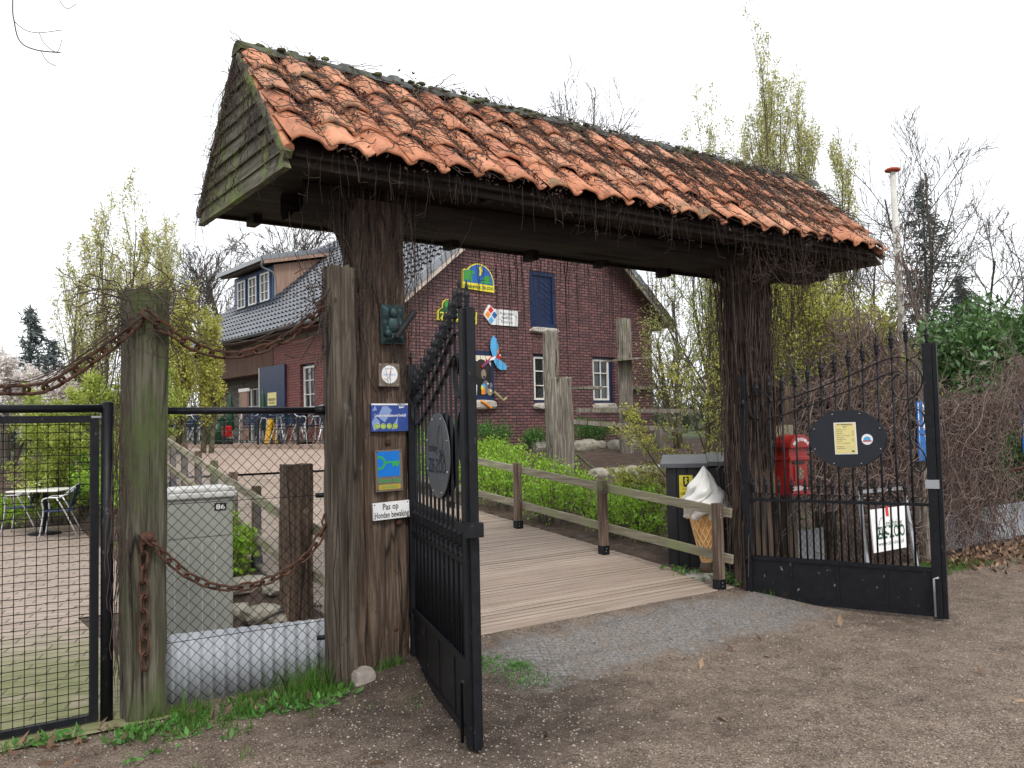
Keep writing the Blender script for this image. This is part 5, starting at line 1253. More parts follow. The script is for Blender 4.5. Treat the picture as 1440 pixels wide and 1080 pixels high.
wall('side_wall', 'brick_side', 'y', .4, .35, 7.7, .9, lambda y: 4.22, [(5.08, 5.95, 2.2, 3.5), (1.6, 2.5, 2.2, 3.5)], HT)
MB().box(.40, .62, .36, 14.4, 4.22, 4.58).build('eaves_band', 'rubble_wall', HT)
MB().box(.60, 8.55, 14.2, 14.4, .9, 4.5).build('rear_wall', 'brick_side', HT); MB().box(8.5, 8.6, .5, 14.2, .9, 4.5).build('side_wall', 'brick_side', HT)
MB().box(.38, .46, 7.7, 14.6, 3.42, 4.3).build('timber_cladding', 'wood_cladding', HT)
MB().box(.46, 1.5, 7.7, 14.6, 3.45, 3.50).build('porch_ceiling', 'wood_dark_fascia', HT)
MB().box(.38, 1.6, 7.62, 7.72, .9, 3.44).build('porch_return_wall', 'brick_side', HT)
wall('porch_wall', 'rubble_wall', 'y', 1.25, 7.72, 13.9, .9, lambda y: 3.46, [(10.7, 12.3, 1.3, 3.15)], HT)
def window(nm, x0, x1, z0, z1, axis, fixed, cols=2, rows=3, frm='navy_paint', sash='white_paint', parent=HT, fw=.07, depth=.09, inward=1, sashoff=(0, 0), sill=True, blue_right=0):
    def bxx(a0, a1, d0, d1, c0, c1): return (a0, a1, fixed + d0 * inward, fixed + d1 * inward, c0, c1) if axis == 'x' else (fixed + d0 * inward, fixed + d1 * inward, a0, a1, c0, c1)
    def B(lst, name, mat, par): 
        m = MB()
        for q in lst: m.box(*bxx(*q))
        return m.build(name, mat, par)
    d = depth; fr = B([(x0, x1, d, d + .06, z1 - fw, z1), (x0, x1, d, d + .06, z0, z0 + fw), (x0, x0 + fw, d, d + .06, z0 + fw, z1 - fw), (x1 - fw - blue_right, x1, d, d + .06, z0 + fw, z1 - fw)], nm, frm, parent)
    a0, a1, c0, c1 = x0 + fw, x1 - fw - blue_right, z0 + fw, z1 - fw; sw = .05; L = [(a0, a1, d - .015, d + .03, c1 - sw, c1), (a0, a1, d - .015, d + .03, c0, c0 + sw), (a0, a0 + sw, d - .015, d + .03, c0 + sw, c1 - sw), (a1 - sw, a1, d - .015, d + .03, c0 + sw, c1 - sw)]
    for i in range(1, cols): xx = a0 + (a1 - a0) * i / cols; L.append((xx - .013, xx + .013, d - .008, d + .02, c0 + sw, c1 - sw))
    for i in range(1, rows): zz = c0 + (c1 - c0) * i / rows; L.append((a0 + sw, a1 - sw, d - .005, d + .018, zz - .013, zz + .013))
    B(L, 'sash', sash, fr); B([(a0 + sw, a1 - sw, d + .03, d + .04, c0 + sw, c1 - sw)], 'pane', 'glass_dark', fr)
    return fr
for (x0, x1, z0, z1) in (W1, W2):
    f = window('window', x0, x1, z0, z1, 'x', .35, blue_right=.08 if x0 > 5 else 0)
    rock(((x0 + x1) / 2, .33, z0 - .10), ((x1 - x0) / 2 + .05, .12, .09), 'sill_stone', x0, 3, name='sill', parent=f, frame=HFM)
    m = MB(); m.box(x0 - .05, x1 + .05, .343, .40, z1, z1 + .23); m.uv = {i: [(q[0], q[2]) for q in [m.v[j] for j in m.f[i]]] for i in range(6)}; m.build('lintel', 'brick_soldier', HT)
# blue shutter of the hay door
sh_ = MB().box(BL[0], BL[1], .40, .46, BL[2], BL[3]).build('loft_door', 'navy_paint', HT); m = MB()
x0, x1, z0, z1 = BL; m.box(x0, x0 + .09, .36, .40, z0, z1).box(x1 - .09, x1, .36, .40, z0, z1).box(x0 + .09, x1 - .09, .36, .40, z1 - .1, z1).box(x0 + .09, x1 - .09, .36, .40, z0, z0 + .1)
m.build('door_frame', 'navy_paint', sh_); m = MB()
for k in range(9):
    zz = z0 + .14 + k * .14; m.bar((x0 + .09, .392, zz), ((x0 + x1) / 2, .392, min(z1 - .1, zz + .22)), .006, .012, (0, 1, 0)); m.bar((x1 - .09, .392, zz), ((x0 + x1) / 2, .392, min(z1 - .1, zz + .22)), .006, .012, (0, 1, 0))
m.build('boards', 'dormer_blue', sh_); rock(((x0 + x1) / 2, .33, z0 - .08), ((x1 - x0) / 2 + .04, .12, .08), 'sill_stone', 8, 3, name='sill', parent=sh_, frame=HFM)
window('window', 5.08, 5.95, 2.2, 3.5, 'y', .4, cols=2, rows=3); window('window', 1.6, 2.5, 2.2, 3.5, 'y', .4)
window('porch_door', 10.7, 12.3, 1.3, 3.15, 'y', 1.25, cols=4, rows=3, frm='rubble_wall', fw=.04); MB().box(1.30, 1.37, 11.44, 11.56, 1.3, 3.1).build('door_post', 'white_paint', HT)
dd = MB().box(.33, .375, 6.80, 8.55, 1.3, 3.58).build('open_door', 'navy_paint', HT); MB().box(.325, .38, 8.552, 8.60, 1.3, 3.58).build('door_edge', 'white_paint', dd)
s = MB().box(.322, .328, 7.35, 7.95, 2.42, 2.80).build('door_notice', 'ink_pale_yellow', dd); lettering('VERBODEN', s, 'ink_black', (.320, 7.65, 2.56), (0, -1, 0), (0, 0, 1), .10, .5, bold=.03); lettering('TOEGANG', s, 'ink_black', (.320, 7.65, 2.47), (0, -1, 0), (0, 0, 1), .08, .4, bold=.02)
# roof: two wavy glazed tile sheets
def roofsheet(flip):
    tw, rl = .25, .31; ny = int(ROOFL / tw) * 6; L = math.hypot(4.5, 4.5 * SL) + .12; nr = int(L / rl); V = []; F = []; rows = []
    for r in range(nr + 1): rows += [(r * rl - .045, .050), (r * rl + .12, .028), (min(L, (r + 1) * rl + .01), .0)]
    c, s_ = 1 / math.hypot(1, SL), SL / math.hypot(1, SL)
    for (sl_, lf) in rows:
        for i in range(ny + 1):
            y = -.02 + ROOFL * i / ny; h = .028 * math.sin(2 * PI * y / tw) + .009 * math.sin(4 * PI * y / tw) + lf + .03
            x = -.12 + sl_ * c - h * s_; z = EZh - .1 + .0 + sl_ * s_ + h * c
            V.append((x if not flip else HWd - x, y, z))
    k = ny + 1; F = [(j * k + i, j * k + i + 1, (j + 1) * k + i + 1, (j + 1) * k + i) for j in range(len(rows) - 1) if j % 3 != 2 for i in range(ny)]
    return link_mesh('roof_tiles', np.array(V) - np.array(OFF[HT.name]), F, [True] * len(F), 'glazed_tiles', HT, None, OFF[HT.name])
roofsheet(False); roofsheet(True)
ap = EZh - .1 + SL * 4.5
for sg in (0, 1):
    X = lambda x: x if not sg else HWd - x
    MB().add([(X(-.05), .02, EZh - .16), (X(4.5), .02, ap - .06), (X(4.5), ROOFL - .05, ap - .06), (X(-.05), ROOFL - .05, EZh - .16)], [(0, 1, 2, 3)]).build('underroof', 'wood_dark_fascia', HT)
    m = MB(); m.prism([(X(-.15), EZh - .34), (X(4.5), ap - .17), (X(4.5), ap + .06), (X(-.15), EZh - .13)], (0, -.04, 0), (1, 0, 0), (0, 0, 1), (0, 1, 0), .035)
    m.build('bargeboard', 'barge_weathered' if sg else 'barge_wood', HT)
    m = MB()
    for k in range(17):
        t0 = -.12 + k * .29; t1 = t0 + .30
        m.bar((X(t0), -.02, EZh - .02 + SL * t0 + .03), (X(min(4.55, t1)), -.02, EZh - .02 + SL * min(4.55, t1) + .055), .16, .09, (0, 1, 0)) if t0 < 4.5 else 0
    m.build('verge_tiles', 'glazed_tiles', HT)
    m = MB(); V = []; 
    for y in (-.06, ROOFL):
        for k in range(9): a = PI + PI * k / 8; V.append((X(-.17) + .075 * math.cos(a), y, EZh - .10 + .075 * math.sin(a)))
    m.add(V, [(k, k + 1, k + 10, k + 9) for k in range(8)], True); o = m.build('gutter', 'zinc', HT); md = o.modifiers.new('s', 'SOLIDIFY'); md.thickness = .008
    MB().box(*sorted((X(-.05), X(.42))), .34, ROOFL - .1, EZh - .25, EZh - .2).build('soffit', 'wood_dark_fascia', HT)
MB().tube([(4.5, -.05, ap + .1), (4.5, ROOFL, ap + .1)], .11, 10).build('ridge_tiles', 'glazed_tiles', HT)
# dormer
dm = MB().box(1.58, 1.66, 10.35, 13.65, 5.85, 7.12).build('dormer', 'dormer_blue', HT)
for (y0, y1) in ((10.50, 11.32), (11.53, 12.30), (12.50, 13.28)):
    f = window('window', y0, y1, 5.93, 6.98, 'y', 1.58, cols=2, rows=3, frm='dormer_blue', parent=HT, depth=-.05, fw=.05)
m = MB(); m.add([(1.6, 10.33, 5.75), (1.6, 10.33, 7.12), (3.9, 10.33, 7.62), (3.7, 10.33, 7.55), (1.7, 10.33, 5.9)], [(0, 4, 3, 2, 1)]); m.build('dormer_cheek', 'wood_cladding_light', dm); m = MB(); m.add([(1.6, 13.67, 5.75), (1.6, 13.67, 7.12), (3.9, 13.67, 7.62), (1.7, 13.67, 5.9)], [(0, 1, 2, 3)]); m.build('dormer_cheek', 'wood_cladding_light', dm)
MB().bar((1.54, 10.30, 5.80), (1.54, 13.7, 5.80), .06, .08).build('dormer_sill', 'barge_weathered', dm)
m = MB(); m.prism([(1.18, 7.10), (4.1, 7.72), (4.1, 7.86), (1.18, 7.24)], (0, 10.12, 0), (1, 0, 0), (0, 0, 1), (0, 1, 0), 3.75); m.build('dormer_roof', 'wood_dark_fascia', dm)
m = MB(); m.prism([(1.16, 7.08), (4.1, 7.71), (4.1, 7.88), (1.16, 7.25)], (0, 10.08, 0), (1, 0, 0), (0, 0, 1), (0, 1, 0), .035); m.build('dormer_fascia', 'wood_cladding_light', dm)
m = MB()
for k in range(11): x = 1.1 + k * .28; m.bar((x, 10.1, 7.27 + (x - 1.18) * .212 + .0), (x + .29, 10.1, 7.31 + (x + .27 - 1.18) * .212), .16, .06, (0, 1, 0))
m.box(1.05, 1.2, 10.1, 13.88, 7.16, 7.30); m.prism([(1.1, 7.25), (4.1, 7.88), (4.1, 7.93), (1.1, 7.30)], (0, 10.12, 0), (1, 0, 0), (0, 0, 1), (0, 1, 0), 3.75); m.build('dormer_roof_tiles', 'glazed_tiles', dm)
m = MB(); ctube(m, [(1.12, 10.14, 7.15), (1.14, 10.2, 6.98), (1.5, 10.22, 6.85), (1.6, 10.24, 6.6), (1.6, 10.24, 5.95)], .035, 8, 3); m.build('downpipe', 'zinc', dm)

# signs on the gable (surface at y=.35)
hx, hy_, hz = (1, 0, 0), .35, (0, 0, 1)
def hboard(name, label, pts, mat, d=.05, cat='sign'):
    cx_ = sum(p[0] for p in pts) / len(pts); cz_ = sum(p[1] for p in pts) / len(pts)
    o = MB().prism(pts, (0, hy_ - .004, 0), hx, hz, (0, -1, 0), d).build(name, mat, None, HFM, (cx_, hy_, cz_)); OFF[o.name] = Vector((cx_, hy_, cz_)); return tag(o, label, cat)
def hp(par, mat, pts, lay=1, name='print', dz=.05): return MB().prism(pts, (0, hy_ - .004 - dz - .003 * (lay - 1) - .001, 0), hx, hz, (0, -1, 0), .003).build(name, mat, par)
dome = [(1.90, 4.98), (2.86, 4.94), (2.86, 5.12)] + [(2.40 + .46 * math.cos(a), 5.12 + .50 * math.sin(a)) for a in [PI * k / 14 for k in range(1, 12)]] + [(1.98, 5.46), (1.90, 5.42)]
def inset(pts, k): cx_ = sum(p[0] for p in pts) / len(pts); cz_ = sum(p[1] for p in pts) / len(pts); return [(cx_ + (x - cx_) * k, cz_ + (z - cz_) * k) for x, z in pts]
s = hboard('zoo_sign', 'domed blue and green zoo sign with a yellow lettered foot, high on the gable', dome, 'ink_yellow')
hp(s, 'ink_blue', [(1.93, 5.14)] + [(2.83, 5.11)] + [(2.40 + .43 * math.cos(a), 5.13 + .46 * math.sin(a)) for a in [PI * k / 14 for k in range(1, 12)]] + [(1.99, 5.43), (1.93, 5.40)])
hp(s, 'ink_green', [(1.94, 5.14), (2.0, 5.20), (2.03, 5.14), (2.08, 5.22), (2.14, 5.15), (2.20, 5.16), (2.18, 5.32), (2.28, 5.40), (2.18, 5.44), (2.0, 5.43), (1.94, 5.38)], 2)
hp(s, 'ink_green', [(2.45, 5.14), (2.50, 5.25), (2.60, 5.33), (2.72, 5.34), (2.76, 5.28), (2.70, 5.22), (2.80, 5.14)], 2); hp(s, 'ink_yellow', [(2.38, 5.30), (2.42, 5.40), (2.40, 5.52), (2.48, 5.58), (2.50, 5.44), (2.46, 5.34)], 2)
lettering('DIERENPARK ZIE-ZOO', s, 'ink_dark_green', (2.38, hy_ - .060, 5.0), hx, hz, .10, .90, bold=.02)
pts = [(1.17, 4.17), (2.30, 4.13), (2.32, 4.42), (2.10, 4.45), (1.95, 4.44), (1.62, 4.46), (1.58, 4.58), (1.50, 4.67), (1.40, 4.66), (1.32, 4.58), (1.30, 4.46), (1.22, 4.42), (1.18, 4.36)]
s = hboard('zoo_sign', 'dark green sign with a tree and big yellow letters, below the domed sign', pts, 'ink_yellow'); hp(s, 'ink_dark_green', inset(pts, .95)); hp(s, 'ink_green', circ(1.47, 4.55, .10, .09, 14), 2)
lettering('ZIE-ZOO', s, 'ink_yellow', (1.75, hy_ - .062, 4.19), hx, hz, .24, 1.05, bold=.03); lettering('Stichting', s, 'ink_yellow', (1.92, hy_ - .062, 4.38), hx, hz, .10, .5, bold=.02)
pts = [(2.52, 4.38), (2.70, 4.64), (2.84, 4.54), (3.60, 4.54), (3.60, 4.15), (2.75, 4.15)]
s = hboard('centre_sign', 'white arrow-ended sign with red, yellow and blue puzzle squares', pts, 'ink_white')
for mat, c in (('ink_red', (2.74, 4.51)), ('ink_orange', (2.65, 4.39)), ('ink_blue', (2.85, 4.39)), ('ink_sky', (2.75, 4.26))): hp(s, mat, [(c[0], c[1] + .095), (c[0] + .085, c[1]), (c[0], c[1] - .095), (c[0] - .085, c[1])])
for k, t_ in enumerate(('Regionaal', 'Autisme', 'Centrum')): lettering(t_, s, 'ink_grey', (3.24, hy_ - .058, 4.42 - k * .105), hx, hz, .10, (.44, .36, .38)[k])
# painted animal window
x0, x1, z0, z1 = WM; s = tag(MB().box(x0, x1, .30, .345, z0, z1).build('animal_mural', 'navy_paint', None, HFM, ((x0 + x1) / 2, .35, z0)), 'painted window board of a bear above parrots and small animals', 'mural')
def mp(mat, pts, lay=1): return MB().prism(pts, (0, .299 - .003 * (lay - 1), 0), hx, hz, (0, -1, 0), .0025).build('painting', mat, s)
mp('ink_black', rect(x0 + .09, x1 - .09, z0 + .12, z1 - .12)); mp('ink_cream', rect(x0 + .09, x1 - .24, 3.24, z1 - .12), 2); mp('ink_cream', [(x1 - .28, z1 - .12), (x1 - .09, z1 - .12), (x1 - .09, 3.12)], 2)
mp('bear_brown', circ(2.42, 3.05, .22, .24, 16), 3); mp('bear_muzzle', circ(2.48, 2.93, .075, .12, 12), 4); mp('ink_black', circ(2.49, 2.86, .035, .03, 8), 5)
mp('bird_grey', circ(2.52, 2.60, .10, .16, 12), 3); mp('bird_grey', circ(2.54, 2.72, .07, .06, 10), 4); mp('ink_cream', circ(2.60, 2.70, .03, .02, 8), 5)
mp('ink_white', [(2.18, 2.42), (2.26, 2.42), (2.28, 2.66), (2.22, 2.70), (2.16, 2.64)], 3); mp('ink_orange', [(2.40, 2.44), (2.50, 2.44), (2.52, 2.60), (2.40, 2.62)], 5); mp('ink_sky', circ(2.46, 2.64, .07, .05, 10), 6); mp('ink_yellow', circ(2.42, 2.60, .04, .06, 8), 7)
mp('lemur', circ(2.66, 2.50, .08, .09, 10), 4); mp('ink_cream', circ(2.68, 2.53, .03, .03, 8), 6); mp('bird_grey', circ(2.70, 2.66, .05, .07, 8), 3)
o = rock((2.38, .32, 2.19), (.48, .13, .12), 'sill_stone', 4, 3, name='sill', parent=s, frame=HFM)
m = MB(); ctube(m, [(2.75, .24, 2.50), (2.88, .2, 2.38), (2.98, .2, 2.30), (3.05, .2, 2.32), (3.10, .2, 2.36)], [.035] * 25, 6); 
o = m.build('carved_branch', 'lemur', s)
m = MB(); ctube(m, [(2.30, .18, 2.27), (2.45, .18, 2.2), (2.6, .18, 2.10)], .03, 6); m.build('painting', 'ink_orange', s)
pc = (2.86, .30, 3.45); s = tag(MB().prism([(2.84, 3.40), (2.92, 3.46), (2.98, 3.44), (3.0, 3.36), (2.96, 3.30), (2.88, 3.28), (2.80, 3.34), (2.60, 3.20), (2.42, 3.08), (2.40, 3.12), (2.58, 3.26), (2.76, 3.40)], (0, .285, 0), hx, hz, (0, -1, 0), .03).build('parrot_cutout', 'ink_red', None, HFM, pc), 'painted macaw cutout with spread blue wings above the animal mural', 'cutout')
def pp(mat, pts, lay=1): return MB().prism(pts, (0, .254 - .003 * lay, 0), hx, hz, (0, -1, 0), .004).build('wing' if mat == 'ink_sky' else 'marking', mat, s)
pp('ink_sky', [(2.74, 3.36), (2.67, 3.55), (2.68, 3.74), (2.76, 3.88), (2.86, 3.80), (2.92, 3.62), (2.90, 3.44), (2.82, 3.36)]); pp('ink_sky', [(2.80, 3.34), (2.90, 3.31), (3.04, 3.25), (3.18, 3.14), (3.14, 3.05), (2.98, 3.04), (2.86, 3.10), (2.77, 3.24)])
pp('ink_orange', [(2.86, 3.46), (2.92, 3.56), (2.92, 3.44)], 2); pp('ink_white', circ(2.965, 3.40, .022, .02, 8), 2); pp('ink_white', [(2.84, 3.38), (2.70, 3.34), (2.62, 3.26), (2.78, 3.28)], 2); pp('ink_blue', [(2.60, 3.22), (2.42, 3.10), (2.46, 3.16), (2.62, 3.28)], 2)

# ------------------------------------------------------------------ terrace
tz = 1.34
tag(MB().box(-1.75, .40, -1.0, 16.5, 1.0, tz).build('terrace', 'plaza_paving', None, HFM, (-.6, 6, 1.2)), kind='structure')
T = thing('terrace_fence', 'low dark wire fence along the front edge of the cafe terrace', 'fence', HFM, (-1.7, 6, tz))
for k in range(8): MB().box(-1.70, -1.65, -.5 + k * 2.2, -.44 + k * 2.2, tz, tz + .62).build('post', 'kiosk_black', T)
m = MB()
for z in (.1, .35, .60): m.tube([(-1.68, -.6, tz + z), (-1.68, 15.4, tz + z)], .008, 4)
m.build('wires', 'green_plastic', T)
GC = 'cafe chairs crowded on the terrace'
proto = chair('blue and silver cafe chair among the many on the raised terrace', HFM, (-1.1, 2.5, tz), .4, GC)
for (x, y, r) in ((-.5, 2.6, -2.4), (-1.2, 3.4, 1.9), (-.4, 3.5, -1.2), (-1.2, 4.3, .2), (-.4, 4.6, 2.6), (-1.25, 5.4, -.5), (-1.2, 8.9, .4), (-.6, 9.2, 2.2), (-1.25, 10.0, 2.9), (-.5, 10.3, -.8), (-1.2, 11.2, 1.0), (-.5, 11.6, -2.0), (-1.2, 12.4, .1), (-.5, 13.0, 2.2), (-1.2, 13.8, 1.5), (-.9, 1.6, .8), (-.3, 1.4, -1.4), (-1.3, .7, 2.2), (-.2, 5.6, 1.1), (-.3, 6.4, -.6), (-1.3, 14.7, .6), (-.6, 14.4, -1.8), (-.8, 10.7, 1.2), (-.9, 12.0, -.4), (-1.35, 8.4, 1.7), (-.9, 13.4, -2.6), (-1.3, 2.9, -.9), (-.8, 4.0, 3.0)):
    c = copy_tree(proto); c.matrix_world = HFM @ Matrix.Translation((x, y, tz)) @ Matrix.Rotation(r, 4, 'Z')
GT_ = 'cafe tables on the terrace'
pt = table('small square cafe table on the raised terrace among blue chairs', HFM, (-.85, 3.0, tz), GT_, .35, False)
for y in (4.9, 9.6, 12.0): c = copy_tree(pt); c.matrix_world = HFM @ Matrix.Translation((-.85, y, tz))
T = thing('waste_bin', 'dark green slatted waste bin standing among the terrace chairs', 'bin', HFM, (-1.3, 7.7, tz)); MB().lathe([(.22, 0), (.26, .65)], (-1.3, 7.7, tz), 16).build('body', 'green_plastic', T); MB().lathe([(.27, .652), (.27, .70), (.12, .78)], (-1.3, 7.7, tz), 16).build('lid', 'green_plastic', T)
T = thing('crate', 'small red box standing beside the green waste bin', 'box', HFM, (-1.3, 6.9, tz)); MB().box(-1.42, -1.22, 6.72, 7.0, tz + .2, tz + .5).build('body', 'red_plastic', T, bev=.03); MB().box(-1.4, -1.2, 6.7, 7.0, tz, tz + .15).build('stand', 'kiosk_black', T)
T = thing('floor_sign', 'yellow folding caution stand among the terrace chairs', 'sign', HFM, (-1.35, 3.9, tz)); MB().obox((-1.42, 3.9, tz + .33), (.03, 0, .0), (0, .10, 0), (.05, 0, .30)).build('front_panel', 'yellow_plastic', T, bev=.01); MB().obox((-1.28, 3.9, tz + .33), (.03, 0, .0), (0, .10, 0), (-.05, 0, .30)).build('rear_panel', 'yellow_plastic', T, bev=.01)
for k, y in enumerate((5.9, 8.2)):
    T = thing('parasol', 'closed dark green parasol upright on the terrace, %s of the two' % ('right' if k == 0 else 'left'), 'parasol', HFM, (-.7, y, tz)); MB().tube([(-.7, y, tz), (-.7, y, tz + .5)], .02, 8).build('pole', 'chair_metal', T); MB().lathe([(.03, .35), (.12, .42), (.10, .8), (.05, 1.3), (.01, 1.5)], (-.7, y, tz), 10, fn=lambda th, z: 1 + .25 * math.sin(5 * th)).build('folded_canopy', 'green_plastic', T)
T = thing('menu_board', 'brown menu board on the terrace next to the porch door', 'board', HFM, (.2, 9.5, tz)); MB().box(.17, .22, 9.1, 9.7, tz + .1, tz + 1.55).build('panel', 'wood_cladding_light', T); MB().box(.16, .23, 9.05, 9.75, tz + 1.56, tz + 1.66).build('cap', 'white_paint', T); MB().box(.17, .21, 9.15, 9.22, tz, tz + .1).box(.17, .21, 9.58, 9.65, tz, tz + .1).build('feet', 'kiosk_black', T)
# ================================================================== plants
def wz(x, y): return terr_w(x, y)
SB = dict(kids=[11, 6, 5], seg=[10, 6, 5, 4], ang=[.45, .6, .7], len=[.55, .5, .55], lo=[.15, .15, .1], wob=.10, trop=[.02, .08, .05, .02], rmin=.004, sides=[6, 4, 3, 3], tiplv=2, rk=.45)
def S_(**k): d = dict(SB); d.update(k); return d
# upright spring trees
UP = S_(kids=[14, 6, 3], ang=[.34, .45, .6], len=[.42, .42, .5], trop=[.03, .14, .12, .08], wob=.07, rmin=.003, tap=.15)
def up_tree(px, Y, ptop, label, mat='leaf_pale', stems=3, leaf=.06, per=2, group=None, spread=.3, S=UP, r0=.07, lean=.14, name='spring_tree', bark='bark_olive'):
    a = wat(px, 600, Y); zb = wz(a.x, Y); top = wat(px, ptop, Y).z
    return tree(name, label, 'tree', (a.x, Y, zb), (top - zb) * .95, S, r0, group, mat, leaf, per, stems, lean, bark, spread)
up_tree(178, 19, 292, 'tall slender tree with pale yellow-green buds right behind the mossy post', stems=4, spread=.4)
up_tree(112, 21, 352, 'loose pale green spring tree left of the mossy post', stems=4, spread=.5)
up_tree(262, 17, 440, 'yellow-green leafy tree in front of the left end of the house', 'leaf_yellowgreen', stems=4, spread=.5, per=3)
up_tree(225, 25, 340, 'thin spring tree behind the top of the mossy post', stems=3, spread=.6)
R_ = 'slender yellow-green trees behind the right end of the roof'
for px, Y, pt, l in ((1075, 20, 90, 'tallest slender tree with yellow-green buds above the right half of the roof'), (1120, 21, 62, 'slender upright tree with fresh green buds, second from the left above the roof'), (1178, 20, 190, 'slender budding tree above the descending roof end'), (1015, 24, 205, 'faint thin budding tree just left of the tall pair above the roof')):
    up_tree(px, Y, pt, l, 'leaf_pale', stems=5, spread=1.0, per=2, leaf=.062, S=S_(kids=[17, 6, 3], ang=[.36, .42, .6], len=[.32, .42, .5], trop=[.04, .2, .16, .08], wob=.06, rmin=.003, tap=.15, lo=[.12]), r0=.07, lean=.07, group=R_)
# low leafy growth right
up_tree(1150, 15, 395, 'dense yellow-green tree filling the gap behind the right post', 'leaf_yellowgreen', stems=5, spread=.9, per=2, leaf=.055, S=S_(kids=[14, 6, 4], ang=[.5, .6, .7]), lean=.25)
up_tree(1195, 14, 450, 'yellow-green bush tree above the vine tangle behind the right leaf', 'leaf_yellowgreen', stems=5, spread=.8, per=2, leaf=.055, S=S_(kids=[12, 6, 4], ang=[.5, .6, .7]), lean=.12)
up_tree(1000, 17, 395, 'airy pale green tree seen through the gateway beside the right post', 'leaf_spring', stems=3, spread=.8, per=1, leaf=.05, S=S_(kids=[13, 6, 4], ang=[.5, .6, .7]), lean=.2)
up_tree(962, 21, 400, 'thin twiggy green tree just beyond the right house corner', 'leaf_pale', stems=2, spread=.6, per=1, leaf=.06, S=S_(kids=[13, 6, 4], ang=[.5, .6, .7]), lean=.2)
# foreground yellow-green hornbeam spreading over the bed
a = wat(1015, 640, 11.2); T = thing('young_tree', 'young tree with bright yellow-green leaves reaching over the black cabinet', 'tree', WF, (a.x, 11.2, wz(a.x, 11.2))); mb = MB(); tips = []
S3 = S_(kids=[9, 5, 3], ang=[.55, .65, .7], len=[.42, .45, .5], trop=[.0, .01, .0, -.02], wob=.10, rmin=.0028, tap=.25, lo=[.2])
for d, L in (((-.9, -.05, .55), 1.5), ((-.7, .1, .75), 1.8), ((-.45, -.2, .95), 2.0), ((-.95, .2, .32), 1.3), ((-.15, .2, 1), 2.1), ((.25, 0, 1), 1.9), ((-.6, .3, .6), 1.6)):
    grow(mb, Vector((a.x + U_(-.15, .15), 11.2 + U_(-.1, .1), wz(a.x, 11.2) + U_(-.05, .35))), Vector(d).normalized(), L, .014, 0, S3, tips)
mb.build('trunk', 'bark_olive', T); P = []
for q, d in tips:
    for k in range(1): P.append((q.x + rnd.gauss(0, .02), q.y + rnd.gauss(0, .02), q.z + rnd.gauss(0, .02) - .01))
build_leaves('crown', P, .042, 'leaf_yellowgreen', T, up=-.5, asp=.5)
# bare trees
BT = S_(kids=[12, 8, 6], seg=[9, 7, 6, 5], ang=[.65, .6, .6], len=[.50, .55, .5], lo=[.3, .15, .1], wob=.13, trop=[.01, .05, .04, .02], rmin=.008, sides=[6, 4, 3, 3], tiplv=9, rk=.5, tap=.3)
def bare(px, Y, ptop, label, S=BT, r0=.2, stems=1, group=None, lean=.1, mat='bark_far', H=.78, spread=.2):
    a = wat(px, 600, Y); top = wat(px, ptop, Y).z
    return tree('bare_tree', label, 'tree', (a.x, Y, wz(a.x, Y)), (top - 1) * H, S, r0, group, None, 0, 0, stems, lean, mat, spread)
GB = 'leafless trees behind the house'
for px, Y, pt, l in ((415, 48, 300, 'leafless tree behind the dormer, nearest the gateway post'), (345, 52, 318, 'leafless tree above the ridge left of the dormer roof'), (285, 50, 352, 'leafless tree behind the left end of the roof'), (450, 44, 318, 'leafless tree right behind the dormer roof'), (240, 46, 395, 'low leafless tree at the far left of the house')):
    bare(px, Y, pt, l, group=GB, r0=.22, S=S_(**{**BT, 'kids': [17, 10, 8], 'rmin': .013}))
for px, Y, pt, l in ((712, 42, 88, 'tallest bare crown rising above the middle of the tile roof'), (757, 44, 100, 'bare crown immediately right of the tallest one above the roof'), (655, 46, 118, 'faint bare crown left of the tallest one above the roof'), (812, 50, 145, 'small bare crown above the roof right of the twin crowns'), (868, 55, 165, 'last small bare crown peeping above the roof')):
    bare(px, Y, pt, l, H=.72, r0=.24, lean=.03, S=S_(**{**BT, 'trop': [.02, .09, .09, .05], 'ang': [.7, .55, .6], 'len': [.6, .55, .5], 'kids': [15, 8, 7], 'rmin': .012}), group='bare crowns above the ridge')
bare(1322, 30, 225, 'tall bare tree in front of the dark conifer at right', r0=.13, S=S_(**{**BT, 'ang': [.75, .6, .6], 'trop': [.0, .07, .05, .02]}), mat='bark', H=.88, lean=.05)
bare(1290, 31, 215, 'slim bare tree directly behind the white pole', r0=.10, S=S_(**{**BT, 'trop': [.0, .07, .05, .02]}), mat='bark', H=.9, lean=.06)
bare(1372, 33, 300, 'small bare tree with wide branches right of the conifer', r0=.12, mat='bark')
bare(1250, 32, 300, 'thin bare tree left of the white pole', r0=.10, mat='bark')
a = wat(1448, 600, 22); T = tree('bare_tree', 'bare tree leaning in from the right edge with crooked branches', 'tree', (a.x + 1.0, 24, 0), 7.4, S_(**{**BT, 'kids': [9, 6, 5], 'ang': [.9, .8, .7], 'wob': .2}), .11, None, None, 0, 0, 2, .22, 'bark', .3)
